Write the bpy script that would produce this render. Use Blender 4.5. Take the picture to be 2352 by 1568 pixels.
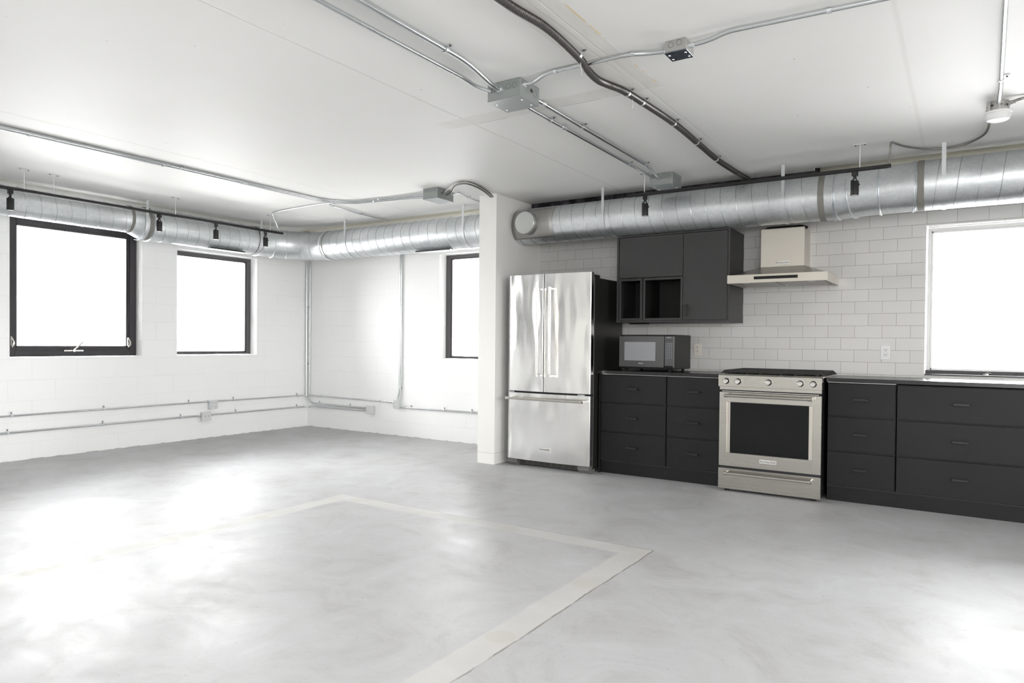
import bpy, math, random
from mathutils import Vector, Matrix
random.seed(7)
for o in list(bpy.data.objects): bpy.data.objects.remove(o)
S = bpy.context.scene
COL = S.collection
PI = math.pi

# ---------------------------------------------------------------- camera
yaw, pit, rol = 0.57806447, -0.01324027, 0.00948172
fwd = Vector((-math.sin(yaw)*math.cos(pit), math.cos(yaw)*math.cos(pit), math.sin(pit)))
r0 = Vector((math.cos(yaw), math.sin(yaw), 0)); u0 = r0.cross(fwd)
rr = r0*math.cos(rol)+u0*math.sin(rol); uu = -r0*math.sin(rol)+u0*math.cos(rol)
cd = bpy.data.cameras.new('camera'); cam = bpy.data.objects.new('camera', cd); COL.objects.link(cam)
cam.matrix_world = Matrix(((rr.x, uu.x, -fwd.x, 0), (rr.y, uu.y, -fwd.y, 0), (rr.z, uu.z, -fwd.z, 1.18), (0, 0, 0, 1)))
cd.sensor_width = 36; cd.lens = 1591.87/2352*36
cd.shift_x = -2.81/2352; cd.shift_y = 22.4/2352
cd.clip_start = 0.05; cd.clip_end = 200
S.camera = cam

# ---------------------------------------------------------------- world and exposure
W = bpy.data.worlds.new('overcast'); S.world = W; W.use_nodes = True
bg = W.node_tree.nodes['Background']
wt = W.node_tree
geo = wt.nodes.new('ShaderNodeNewGeometry'); sp = wt.nodes.new('ShaderNodeSeparateXYZ')
wt.links.new(geo.outputs['Incoming'], sp.inputs[0])
rmp = wt.nodes.new('ShaderNodeValToRGB'); mth = wt.nodes.new('ShaderNodeMath')
mth.operation = 'MULTIPLY_ADD'; mth.inputs[1].default_value = -0.5; mth.inputs[2].default_value = 0.5
wt.links.new(sp.outputs[2], mth.inputs[0]); wt.links.new(mth.outputs[0], rmp.inputs[0])
e = rmp.color_ramp.elements
e[0].position = 0.0; e[0].color = (0.42, 0.42, 0.42, 1)
e[1].position = 1.0; e[1].color = (0.95, 0.98, 1.0, 1)
k = e.new(0.49); k.color = (0.54, 0.54, 0.54, 1)
k = e.new(0.53); k.color = (1.0, 1.0, 0.995, 1)
wt.links.new(rmp.outputs[0], bg.inputs[0])
bg.inputs[1].default_value = 7.5
S.view_settings.view_transform = 'Standard'; S.view_settings.look = 'None'
S.view_settings.exposure = 2.06; S.view_settings.gamma = 1.0
S.view_settings.use_curve_mapping = False

def portal(name, loc, rot, sx, sy):
    l = bpy.data.lights.new(name, 'AREA'); l.shape = 'RECTANGLE'; l.size = sx; l.size_y = sy
    l.cycles.is_portal = True
    o = bpy.data.objects.new(name, l); o.location = loc; o.rotation_euler = rot; COL.objects.link(o)

# ---------------------------------------------------------------- mesh helpers
class MB:
    def __init__(s): s.v = []; s.f = []; s.m = []
    def add(s, vs, fs, mi=0):
        b = len(s.v); s.v += [tuple(q) for q in vs]
        for f in fs: s.f.append([b+i for i in f]); s.m.append(mi)
    def box(s, x0, x1, y0, y1, z0, z1, mi=0, b=0.0):
        if x0 > x1: x0, x1 = x1, x0
        if y0 > y1: y0, y1 = y1, y0
        if z0 > z1: z0, z1 = z1, z0
        b = min(b, (x1-x0)*.45, (y1-y0)*.45, (z1-z0)*.45)
        if b <= 0:
            v = [(x, y, z) for x in (x0, x1) for y in (y0, y1) for z in (z0, z1)]
            s.add(v, [(0,1,3,2),(4,6,7,5),(0,4,5,1),(2,3,7,6),(0,2,6,4),(1,5,7,3)], mi); return s
        # chamfered box: 24 verts
        v = []; idx = {}
        for i, (x, xi) in enumerate(((x0, x0+b), (x1, x1-b))):
            for j, (y, yi) in enumerate(((y0, y0+b), (y1, y1-b))):
                for kk, (z, zi) in enumerate(((z0, z0+b), (z1, z1-b))):
                    idx[i, j, kk, 0] = len(v); v.append((x, yi, zi))
                    idx[i, j, kk, 1] = len(v); v.append((xi, y, zi))
                    idx[i, j, kk, 2] = len(v); v.append((xi, yi, z))
        F = []
        I = lambda i, j, kk, a: idx[i, j, kk, a]
        for i in (0, 1):
            q = [I(i,0,0,0), I(i,0,1,0), I(i,1,1,0), I(i,1,0,0)]; F.append(q if i == 0 else q[::-1])
            q = [I(0,i,0,1), I(1,i,0,1), I(1,i,1,1), I(0,i,1,1)]; F.append(q if i == 0 else q[::-1])
            q = [I(0,0,i,2), I(0,1,i,2), I(1,1,i,2), I(1,0,i,2)]; F.append(q if i == 0 else q[::-1])
        for i in (0, 1):
            for j in (0, 1):
                F.append([I(i,j,0,0), I(i,j,1,0), I(i,j,1,1), I(i,j,0,1)] if (i+j) % 2 else [I(i,j,0,0), I(i,j,0,1), I(i,j,1,1), I(i,j,1,0)])
                F.append([I(i,0,j,0), I(i,1,j,0), I(i,1,j,2), I(i,0,j,2)] if (i+j) % 2 == 0 else [I(i,0,j,0), I(i,0,j,2), I(i,1,j,2), I(i,1,j,0)])
                F.append([I(0,i,j,1), I(1,i,j,1), I(1,i,j,2), I(0,i,j,2)] if (i+j) % 2 else [I(0,i,j,1), I(0,i,j,2), I(1,i,j,2), I(1,i,j,1)])
                for kk in (0, 1):
                    t = [I(i,j,kk,0), I(i,j,kk,1), I(i,j,kk,2)]
                    F.append(t if (i+j+kk) % 2 == 0 else t[::-1])
        s.add(v, F, mi); return s
    def loft(s, rings, mi=0, caps=True, closed=False):
        n = len(rings[0]); b = len(s.v)
        vs = [q for r in rings for q in r]; fs = []
        m = len(rings)
        for i in range(m-1 + (1 if closed else 0)):
            i2 = (i+1) % m
            for j in range(n):
                j2 = (j+1) % n
                fs.append((i*n+j, i*n+j2, i2*n+j2, i2*n+j))
        if caps and not closed:
            fs.append(tuple(range(n))[::-1]); fs.append(tuple((m-1)*n+j for j in range(n)))
        s.add(vs, fs, mi); return s
    def tube(s, path, r, n=12, mi=0, caps=True, rf=None, squash=None):
        P = [Vector(p) for p in path]; rings = []
        T = []
        for i in range(len(P)):
            a = P[max(i-1, 0)]; c = P[min(i+1, len(P)-1)]; t = (c-a)
            T.append(t.normalized() if t.length > 1e-9 else Vector((0,0,1)))
        up = Vector((0, 0, 1)) if abs(T[0].z) < .9 else Vector((0, 1, 0))
        nn = (up - T[0]*up.dot(T[0])).normalized()
        for i, p in enumerate(P):
            nn = (nn - T[i]*nn.dot(T[i])).normalized(); bb = T[i].cross(nn)
            rad = rf(i) if rf else r
            rings.append([p + (nn*math.cos(2*PI*j/n) + bb*math.sin(2*PI*j/n))*rad for j in range(n)])
        return s.loft(rings, mi, caps)
    def cyl(s, p0, p1, r, n=20, mi=0, r2=None):
        p0 = Vector(p0); p1 = Vector(p1)
        return s.tube([p0, p1], r, n, mi, True, (lambda i: r if i == 0 else (r if r2 is None else r2)))
    def lathe(s, p0, axis, prof, n=28, mi=0):
        # prof: (distance along axis, radius)
        p0 = Vector(p0); a = Vector(axis).normalized()
        up = Vector((0, 0, 1)) if abs(a.z) < .9 else Vector((0, 1, 0))
        nn = (up - a*up.dot(a)).normalized(); bb = a.cross(nn)
        rings = [[p0 + a*h + (nn*math.cos(2*PI*j/n) + bb*math.sin(2*PI*j/n))*max(rd, 1e-4) for j in range(n)] for h, rd in prof]
        return s.loft(rings, mi, True)
    def prism(s, pts, axis, a0, a1, mi=0):
        # polygon pts in the two other axes (in x,y,z order), extruded along axis
        def P(q, a):
            if axis == 'x': return (a, q[0], q[1])
            if axis == 'y': return (q[0], a, q[1])
            return (q[0], q[1], a)
        return s.loft([[P(q, a0) for q in pts], [P(q, a1) for q in pts]], mi, True)
    def text(s, txt, size, M, mi=0, ext=0.0006):
        c = bpy.data.curves.new('t', 'FONT'); c.body = txt; c.size = size; c.extrude = ext
        c.align_x = 'CENTER'; c.align_y = 'CENTER'; c.resolution_u = 2
        o = bpy.data.objects.new('t', c); COL.objects.link(o)
        bpy.context.view_layer.update()
        dg = bpy.context.evaluated_depsgraph_get()
        me = bpy.data.meshes.new_from_object(o.evaluated_get(dg))
        s.add([M @ v.co for v in me.vertices], [tuple(p.vertices) for p in me.polygons], mi)
        bpy.data.objects.remove(o); bpy.data.curves.remove(c); bpy.data.meshes.remove(me)
        return s
    def build(s, name, mats, parent=None, smooth=35, **kw):
        me = bpy.data.meshes.new(name)
        org = Vector((0, 0, 0))
        if parent is None and s.v:
            n = len(s.v); xs = [q[0] for q in s.v]; ys = [q[1] for q in s.v]; zs = [q[2] for q in s.v]
            org = Vector(((min(xs)+max(xs))/2, (min(ys)+max(ys))/2, min(zs)))
        elif parent is not None:
            org = kw.pop('org', None) or world_loc(parent)
        me.from_pydata([(q[0]-org.x, q[1]-org.y, q[2]-org.z) for q in s.v], [], s.f)
        if not isinstance(mats, (list, tuple)): mats = [mats]
        for m in mats: me.materials.append(m)
        me.polygons.foreach_set('material_index', s.m)
        me.validate(); me.update()
        import bmesh
        bm = bmesh.new(); bm.from_mesh(me); bmesh.ops.recalc_face_normals(bm, faces=bm.faces); bm.to_mesh(me); bm.free()
        if smooth:
            me.polygons.foreach_set('use_smooth', [True]*len(me.polygons))
            me.set_sharp_from_angle(angle=math.radians(smooth))
        o = bpy.data.objects.new(name, me); COL.objects.link(o)
        if parent is not None:
            o.parent = parent; o.location = (0, 0, 0)
            WL[o.name] = org
        else:
            o.location = org; WL[o.name] = org
        if kw.get('label'): o['label'] = kw['label']
        if kw.get('cat'): o['category'] = kw['cat']
        if kw.get('group'): o['group'] = kw['group']
        if kw.get('kind'): o['kind'] = kw['kind']
        return o
WL = {}
def world_loc(o): return WL[o.name]
def thing(name, label, cat, loc, group=None, kind=None):
    o = bpy.data.objects.new(name, None); COL.objects.link(o); o.location = loc; WL[o.name] = Vector(loc)
    o.empty_display_size = 0.1
    if label: o['label'] = label
    if cat: o['category'] = cat
    if group: o['group'] = group
    if kind: o['kind'] = kind
    return o
def copy_tree(o, loc, parent=None):
    c = o.copy(); COL.objects.link(c)
    if parent is None: c.location = loc
    else: c.parent = parent
    for ch in list(o.children): copy_tree(ch, None, c)
    return c
def bend(pts, rad=0.06, n=6):
    P = [Vector(p) for p in pts]; out = [P[0]]
    for i in range(1, len(P)-1):
        a = P[i-1]-P[i]; c = P[i+1]-P[i]
        d = min(rad, a.length*.48, c.length*.48)
        p0 = P[i]+a.normalized()*d; p2 = P[i]+c.normalized()*d
        for t in range(n+1):
            t /= n; out.append(p0*(1-t)**2 + P[i]*2*t*(1-t) + p2*t*t)
    out.append(P[-1]); return out
def spline(pts, n=8):
    P = [Vector(p) for p in pts]; P = [P[0]*2-P[1]]+P+[P[-1]*2-P[-2]]; out = []
    for i in range(1, len(P)-2):
        for t in range(n):
            t /= n
            a, b, c, d = P[i-1], P[i], P[i+1], P[i+2]
            out.append(0.5*((2*b)+(c-a)*t+(2*a-5*b+4*c-d)*t*t+(3*b-a-3*c+d)*t**3))
    out.append(P[-2]); return out
def resample(path, step):
    P = [Vector(p) for p in path]; out = [P[0]]; acc = 0
    for i in range(len(P)-1):
        L = (P[i+1]-P[i]).length
        if L < 1e-9: continue
        t = step-acc
        while t <= L:
            out.append(P[i].lerp(P[i+1], t/L)); t += step
        acc = (acc+L) % step
    return out

# ---------------------------------------------------------------- materials
def mat(name, col, rough=0.5, metal=0.0, spec=0.5, nodes=None, coat=0.0):
    m = bpy.data.materials.new(name); m.use_nodes = True
    b = m.node_tree.nodes['Principled BSDF']
    b.inputs['Base Color'].default_value = (*col, 1); b.inputs['Roughness'].default_value = rough
    b.inputs['Metallic'].default_value = metal; b.inputs['Specular IOR Level'].default_value = spec
    b.inputs['Coat Weight'].default_value = coat
    if nodes: nodes(m.node_tree, b)
    return m
class N:
    def __init__(s, t): s.t = t
    def node(s, ty, **kw):
        n = s.t.nodes.new(ty)
        for a, v in kw.items(): setattr(n, a, v)
        return n
    def link(s, a, b): s.t.links.new(a, b)
    def math(s, op, a, b=None, c=None, clamp=False):
        n = s.t.nodes.new('ShaderNodeMath'); n.operation = op; n.use_clamp = clamp
        for i, q in enumerate((a, b, c)):
            if q is None: continue
            if isinstance(q, (int, float)): n.inputs[i].default_value = q
            else: s.link(q, n.inputs[i])
        return n.outputs[0]
    def pos(s):
        g = s.t.nodes.new('ShaderNodeNewGeometry'); q = s.t.nodes.new('ShaderNodeSeparateXYZ')
        s.link(g.outputs['Position'], q.inputs[0]); return g.outputs['Position'], q.outputs[0], q.outputs[1], q.outputs[2]
    def comb(s, a, b, c=0.0):
        n = s.t.nodes.new('ShaderNodeCombineXYZ')
        for i, q in enumerate((a, b, c)):
            if isinstance(q, (int, float)): n.inputs[i].default_value = q
            else: s.link(q, n.inputs[i])
        return n.outputs[0]
    def noise(s, vec, scale, detail=3, rough=.5, out='Fac', dist=0.0):
        n = s.t.nodes.new('ShaderNodeTexNoise'); n.inputs['Scale'].default_value = scale
        n.inputs['Detail'].default_value = detail; n.inputs['Roughness'].default_value = rough; n.inputs['Distortion'].default_value = dist
        if vec is not None: s.link(vec, n.inputs['Vector'])
        return n.outputs[out]
    def ramp(s, f, stops):
        n = s.t.nodes.new('ShaderNodeValToRGB'); s.link(f, n.inputs[0]); e = n.color_ramp.elements
        for i, (p, c) in enumerate(stops):
            if i < 2: el = e[i]; el.position = p
            else: el = e.new(p)
            el.color = (*c, 1) if len(c) == 3 else c
        return n.outputs[0]
    def mix(s, f, a, b, mode='MIX'):
        n = s.t.nodes.new('ShaderNodeMix'); n.data_type = 'RGBA'; n.blend_type = mode
        if isinstance(f, (int, float)): n.inputs[0].default_value = f
        else: s.link(f, n.inputs[0])
        for i, q in ((6, a), (7, b)):
            if isinstance(q, tuple): n.inputs[i].default_value = (*q, 1)
            else: s.link(q, n.inputs[i])
        return n.outputs[2]
    def bump(s, h, bsdf, strength=.3, dist=.01):
        n = s.t.nodes.new('ShaderNodeBump'); n.inputs['Strength'].default_value = strength; n.inputs['Distance'].default_value = dist
        s.link(h, n.inputs['Height']); s.link(n.outputs[0], bsdf.inputs['Normal'])
    def band(s, c, lo, hi, soft=.004):
        a = s.t.nodes.new('ShaderNodeMapRange'); a.inputs[1].default_value = lo-soft; a.inputs[2].default_value = lo+soft; s.link(c, a.inputs[0])
        b = s.t.nodes.new('ShaderNodeMapRange'); b.inputs[1].default_value = hi-soft; b.inputs[2].default_value = hi+soft; s.link(c, b.inputs[0])
        return s.math('MULTIPLY', a.outputs[0], s.math('SUBTRACT', 1.0, b.outputs[0]))
    def mx(s, *a):
        r = a[0]
        for q in a[1:]: r = s.math('MAXIMUM', r, q)
        return r

def block_nodes(axis):
    def f(t, b):
        n = N(t); P, x, y, z = n.pos()
        u = n.math('SUBTRACT', y, .009) if axis == 'y' else n.math('SUBTRACT', x, -4.847)
        v = n.comb(u, n.math('ADD', z, .03 if axis == 'y' else .03))
        wob = n.noise(P, 5, 3, out='Color')
        vm = n.node('ShaderNodeVectorMath', operation='MULTIPLY_ADD'); n.link(wob, vm.inputs[0]); vm.inputs[1].default_value = (.006,)*3; n.link(v, vm.inputs[2])
        br = n.node('ShaderNodeTexBrick'); n.link(vm.outputs[0], br.inputs['Vector'])
        br.inputs['Scale'].default_value = 1; br.inputs['Brick Width'].default_value = .41; br.inputs['Row Height'].default_value = .2
        br.inputs['Mortar Size'].default_value = .0045; br.inputs['Mortar Smooth'].default_value = .6
        pat = n.noise(P, 1.7, 2); pm = n.ramp(pat, [(.35, (.25,)*3), (.65, (1,)*3)])
        mort = n.math('MULTIPLY', br.outputs['Fac'], pm)
        col = n.mix(n.math('MULTIPLY', mort, .22), (.905, .905, .90), (.76, .76, .745))
        # narrow grime line where the blocks meet the slab
        gr = n.math('MULTIPLY', n.band(z, -.1, .006, .003), n.ramp(n.noise(P, 9, 2), [(.5, (0,)*3), (.6, (1,)*3)]))
        col = n.mix(n.math('MULTIPLY', gr, .6), col, (.25, .23, .2))
        n.link(col, b.inputs['Base Color'])
        h = n.math('ADD', n.math('MULTIPLY', mort, -1.0), n.math('MULTIPLY', n.noise(P, 60, 4), .35))
        n.bump(h, b, .4, .005)
    return f
M_blockY = mat('painted_block_left', (.8, .8, .79), .7, spec=.15, nodes=block_nodes('y'))
M_blockX = mat('painted_block_back', (.8, .8, .79), .7, spec=.15, nodes=block_nodes('x'))
def paint_nodes(t, b):
    n = N(t); P, x, y, z = n.pos()
    n.bump(n.noise(P, 40, 3), b, .12, .004)
M_paint = mat('white_paint', (.80, .79, .76), .55, nodes=paint_nodes)
M_reveal = mat('reveal_paint', (.85, .85, .84), .5, nodes=paint_nodes)

def ceil_nodes(t, b):
    n = N(t); P, x, y, z = n.pos()
    base = n.ramp(n.noise(P, .7, 4, .6), [(.3, (.765, .76, .735)), (.7, (.80, .795, .775))])
    wx = n.math('ADD', x, n.math('MULTIPLY', n.math('SUBTRACT', n.noise(P, 1.5, 2), .5), .02))
    lines = n.mx(n.band(wx, -5.100, -5.092, .004), n.band(wx, -2.714, -2.704, .004), n.math('MULTIPLY', n.band(wx, -6.33, -6.325, .003), .5), n.math('MULTIPLY', n.band(wx, -1.512, -1.506, .003), .55))
    seam = n.band(n.math('ADD', x, n.math('MULTIPLY', n.math('SUBTRACT', n.noise(P, 1.5, 2), .5), .008)), -.277, -.263, .010)
    col = n.mix(n.math('MULTIPLY', lines, .45), base, (.52, .51, .47))
    col = n.mix(n.math('MULTIPLY', seam, .45), col, (.62, .60, .56))
    # patched bands with trowel marks
    wob = n.math('MULTIPLY', n.math('SUBTRACT', n.noise(P, 2.5, 3), .5), .05)
    px = n.math('MULTIPLY', n.band(n.math('ADD', x, wob), -1.66, -1.43, .004), n.band(y, -9, 3.66, .006))
    py = n.math('MULTIPLY', n.band(n.math('ADD', y, n.math('MULTIPLY', wob, .8)), 3.52, 3.665, .006), n.band(x, -2.9, -1.43, .05))
    patch = n.mx(px, py)
    str_ = n.noise(n.comb(n.math('MULTIPLY', x, 14), n.math('MULTIPLY', y, 1.3), 0), 1.6, 4, .7)
    col = n.mix(n.math('MULTIPLY', patch, .75), col, n.mix(str_, (.60, .585, .54), (.80, .79, .75)))
    dash = n.ramp(n.noise(P, 7, 2), [(.48, (0,)*3), (.54, (1,)*3)])
    ye = n.math('MULTIPLY', n.band(x, -1.434, -1.427, .002), n.math('MULTIPLY', n.band(y, -9, 3.6, .01), dash))
    col = n.mix(n.math('MULTIPLY', ye, .8), col, (.72, .52, .22))
    ck = n.math('MULTIPLY', n.band(n.math('ADD', y, n.math('MULTIPLY', wob, .25)), 3.664, 3.670, .002), n.math('MULTIPLY', n.band(x, -2.67, -1.42, .02), dash))
    ck2 = n.math('MULTIPLY', n.band(n.math('ADD', x, wob), -1.547, -1.541, .003), n.band(y, -9, 3.4, .1))
    col = n.mix(n.math('MULTIPLY', n.mx(ck, n.math('MULTIPLY', ck2, .6)), .6), col, (.28, .27, .24))
    # small screw holes and nicks
    vo = n.node('ShaderNodeTexVoronoi'); vo.inputs['Scale'].default_value = 1.9; n.link(P, vo.inputs['Vector'])
    vr = n.node('ShaderNodeTexVoronoi'); vr.inputs['Scale'].default_value = 7.0; n.link(P, vr.inputs['Vector'])
    sc = n.node('ShaderNodeSeparateColor'); n.link(vr.outputs['Color'], sc.inputs[0])
    spk = n.math('MULTIPLY', n.math('LESS_THAN', vr.outputs['Distance'], .038), n.math('GREATER_THAN', sc.outputs[0], .72))
    spk2 = n.math('LESS_THAN', vo.outputs['Distance'], .012)
    col = n.mix(n.math('MULTIPLY', n.mx(spk, spk2), .55), col, (.22, .2, .18))
    n.link(col, b.inputs['Base Color'])
    h = n.math('ADD', n.math('MULTIPLY', n.mx(lines, n.math('MULTIPLY', seam, .3)), -1.0), n.math('MULTIPLY', n.noise(P, 9, 5), .3))
    h = n.math('ADD', h, n.math('MULTIPLY', patch, n.math('MULTIPLY', str_, .7)))
    n.bump(h, b, .35, .006)
M_ceil = mat('painted_plank_ceiling', (.78, .775, .755), .6, nodes=ceil_nodes)
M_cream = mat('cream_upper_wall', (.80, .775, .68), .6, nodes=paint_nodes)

def tile_nodes(t, b):
    n = N(t); P, x, y, z = n.pos()
    v = n.comb(n.math('ADD', x, .066), n.math('SUBTRACT', z, .253))
    br = n.node('ShaderNodeTexBrick'); n.link(v, br.inputs['Vector'])
    br.inputs['Scale'].default_value = 1; br.inputs['Brick Width'].default_value = .2; br.inputs['Row Height'].default_value = .0988
    br.inputs['Mortar Size'].default_value = .0013; br.inputs['Mortar Smooth'].default_value = .25; br.inputs['Bias'].default_value = 0
    br.inputs['Color1'].default_value = (.60, .59, .572, 1); br.inputs['Color2'].default_value = (.635, .625, .607, 1); br.inputs['Mortar'].default_value = (.22, .20, .17, 1)
    n.link(br.outputs['Color'], b.inputs['Base Color'])
    n.link(n.math('MULTIPLY_ADD', br.outputs['Fac'], .5, .16), b.inputs['Roughness'])
    h = n.math('ADD', n.math('MULTIPLY', br.outputs['Fac'], -1.0), n.math('MULTIPLY', n.noise(P, 6, 2), .25))
    n.bump(h, b, .35, .003)
M_tile = mat('white_subway_tile', (.75, .74, .72), .18, nodes=tile_nodes)

def floor_nodes(t, b):
    n = N(t); P, x, y, z = n.pos()
    big = n.noise(P, .55, 5, .6, dist=.4); mid = n.noise(P, 2.6, 9, .72, dist=.9)
    st = n.noise(n.comb(n.math('ADD', n.math('MULTIPLY', x, 1.0), n.math('MULTIPLY', y, .55)), n.math('MULTIPLY', y, 3.2), 0), 3.2, 6, .7, dist=.3)
    c1 = n.ramp(big, [(.3, (.42, .414, .412)), (.7, (.50, .503, .515))])
    c2 = n.ramp(mid, [(.30, (.27, .26, .245)), (.48, (.405, .403, .403)), (.60, (.45, .453, .462)), (.75, (.57, .573, .583))])
    col = n.mix(.48, c1, c2)
    col = n.mix(n.math('MULTIPLY', n.ramp(st, [(.5, (0,)*3), (.75, (1,)*3)]), .25), col, (.55, .55, .55))
    scr = n.noise(n.comb(n.math('ADD', n.math('MULTIPLY', x, 3.0), n.math('MULTIPLY', y, 1.6)), n.math('SUBTRACT', n.math('MULTIPLY', y, 26.0), n.math('MULTIPLY', x, 9.0)), 0), 1.5, 5, .75)
    col = n.mix(n.math('MULTIPLY', n.ramp(scr, [(.60, (0,)*3), (.72, (1,)*3)]), .22), col, (.60, .60, .60))
    fine = n.noise(P, 38, 4, .7)
    col = n.mix(n.math('MULTIPLY', n.ramp(fine, [(.60, (0,)*3), (.70, (1,)*3)]), .30), col, (.22, .21, .20))
    # trench patch: a filled U-shaped strip, with darker bolt-hole plugs
    wb = n.math('MULTIPLY', n.math('SUBTRACT', n.noise(P, 3.5, 4, .6), .5), .035)
    wx = n.math('ADD', x, wb); wy = n.math('ADD', y, wb)
    a = n.math('MULTIPLY', n.band(wx, -3.985, -3.84, .007), n.band(y, -6, 3.735, .006))
    c = n.math('MULTIPLY', n.band(wx, -1.615, -1.47, .007), n.band(y, -6, 3.735, .006))
    d = n.math('MULTIPLY', n.band(wy, 3.59, 3.735, .007), n.band(x, -3.985, -1.47, .006))
    strip = n.mx(a, c, d)
    scol = n.ramp(n.noise(P, 3.0, 4), [(.3, (.52, .51, .478)), (.7, (.59, .58, .555))])
    col = n.mix(n.math('MULTIPLY', strip, .6), col, scol)
    for cx, cy, rad, k in ((-3.915, 1.60, .062, 1), (-3.905, 2.30, .055, .8), (-3.90, 2.94, .05, .7), (-3.91, 3.60, .06, .5), (-3.76, 3.64, .05, .5), (-3.13, 3.63, .045, .6), (-3.015, 3.625, .045, .6), (-2.40, 3.635, .06, .6), (-1.60, 3.67, .05, .6), (-1.50, 3.66, .05, .6), (-1.54, 3.03, .06, .6), (-1.545, 2.29, .06, .8)):
        vd = n.node('ShaderNodeVectorMath', operation='DISTANCE'); n.link(n.comb(wx, n.math('ADD', y, 0)), vd.inputs[0]); vd.inputs[1].default_value = (cx, cy, 0)
        mr = n.node('ShaderNodeMapRange'); mr.inputs[1].default_value = rad+.004; mr.inputs[2].default_value = rad-.004; n.link(vd.outputs['Value'], mr.inputs[0])
        col = n.mix(n.math('MULTIPLY', mr.outputs[0],   .5*k), col, (.45, .43, .37))
    dash = n.ramp(n.noise(P, 6, 3), [(.42, (0,)*3), (.52, (1,)*3)])
    e1 = n.math('MULTIPLY', n.band(wx, -1.474, -1.465, .002), n.band(y, -6, 3.74, .006))
    e2 = n.math('MULTIPLY', n.band(wy, 3.731, 3.737, .002), n.band(x, -3.9, -1.47, .006))
    edge = n.math('MULTIPLY', n.mx(e1, n.math('MULTIPLY', e2, .7)), n.math('MULTIPLY_ADD', dash, .7, .3))
    col = n.mix(n.math('MULTIPLY', edge, .8), col, (.20, .18, .16))
    n.link(col, b.inputs['Base Color'])
    rg = n.ramp(n.noise(P, 1.6, 8, .72, dist=.8), [(.32, (.38,)*3), (.5, (.47,)*3), (.68, (.58,)*3)])
    rg2 = n.math('ADD', rg, n.math('MULTIPLY', strip, .05))
    rg2 = n.math('ADD', rg2, n.math('MULTIPLY', n.ramp(st, [(.45, (0,)*3), (.7, (1,)*3)]), .08))
    n.link(rg2, b.inputs['Roughness'])
    h = n.math('ADD', n.math('MULTIPLY', n.noise(P, 26, 6, .7), .5), n.math('MULTIPLY', n.noise(P, 3, 3), 1.0))
    h = n.math('ADD', h, n.math('MULTIPLY', edge, -1.0))
    n.bump(h, b, .14, .006)
M_floor = mat('polished_concrete', (.5, .5, .5), .3, spec=.24, nodes=floor_nodes)

def steel_nodes(scale, br_axis, amt=.25, wav=.0, fine=.01):
    def f(t, b):
        n = N(t); P, x, y, z = n.pos()
        if br_axis == 'x': v = n.comb(n.math('MULTIPLY', x, 1.5), y, n.math('MULTIPLY', z, 260))
        else: v = n.comb(n.math('MULTIPLY', x, 260), y, n.math('MULTIPLY', z, 1.5))
        g = n.noise(v, 1.0, 2)
        n.link(n.math('MULTIPLY_ADD', g, .08, scale), b.inputs['Roughness'])
        h = n.math('ADD', n.math('MULTIPLY', g, fine), n.math('MULTIPLY', n.noise(n.comb(n.math('MULTIPLY', x, 2.6), y, n.math('MULTIPLY', z, .8)), 2.0, 1), wav))
        n.bump(h, b, amt, .01)
    return f
M_steel = mat('brushed_steel', (.56, .54, .50), .26, 1.0, nodes=steel_nodes(.22, 'x', .4, .12, .002))
M_fridge = mat('fridge_steel', (.90, .895, .88), .2, 1.0, nodes=steel_nodes(.15, 'x', 1.0, 3.0, .001))
M_hood = mat('hood_steel', (.66, .62, .56), .33, 1.0, nodes=steel_nodes(.3, 'x', .3, .05, .002))
M_bright = mat('polished_steel', (.72, .70, .68), .14, 1.0)
def galv_nodes(t, b):
    n = N(t); P, x, y, z = n.pos()
    vo = n.node('ShaderNodeTexVoronoi'); vo.inputs['Scale'].default_value = 55; n.link(P, vo.inputs['Vector'])
    sc = n.node('ShaderNodeSeparateColor'); n.link(vo.outputs['Color'], sc.inputs[0])
    col = n.mix(sc.outputs[0], (.70, .735, .75), (.79, .815, .83))
    dirt = n.ramp(n.noise(P, 2.1, 4), [(.35, (.86,)*3), (.6, (1,)*3)])
    n.link(n.mix(1.0, col, dirt, 'MULTIPLY'), b.inputs['Base Color'])
    n.link(n.math('MULTIPLY_ADD', n.noise(P, 5, 4), .16, .28), b.inputs['Roughness'])
    n.bump(n.noise(P, 4.5, 2), b, .35, .02)
M_galv = mat('galvanised_duct', (.65, .68, .7), .28, .86, nodes=galv_nodes)
M_galvd = mat('galvanised_seam', (.50, .52, .53), .35, 1.0)
M_seal = mat('grey_duct_sealant', (.20, .19, .17), .6)
M_plate = mat('dull_galvanised', (.43, .42, .40), .45, .7)
M_cap = mat('white_metal_cap', (.62, .64, .61), .3, .6)
M_pipe = mat('conduit_steel', (.66, .68, .69), .25, 1.0)
M_strap = mat('zinc_strap', (.70, .72, .73), .4, .85)
M_rod = mat('rod_white_zinc', (.66, .68, .68), .4, .5)
M_box = mat('grey_enamel_box', (.27, .29, .28), .4, .25)
M_boxl = mat('grey_enamel_cover', (.36, .385, .39), .3, .5)
M_bluep = mat('blue_grey_plate', (.14, .165, .20), .28, .8, nodes=lambda t, b: (lambda n: n.link(n.ramp(n.noise(n.pos()[0], 30, 3), [(.3, (.10, .12, .15)), (.7, (.22, .25, .29))]), b.inputs['Base Color']))(N(t)))
M_ko = mat('knockout_line', (.17, .18, .18), .5)
M_black = mat('black_plastic', (.007, .007, .0065), .45, spec=.3)
M_blackm = mat('black_metal', (.012, .0115, .0115), .42, spec=.4)
M_flex = mat('dark_flexible_conduit', (.10, .095, .09), .3, .85)
M_flexg = mat('steel_armoured_cable', (.30, .29, .27), .32, .9)
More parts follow.
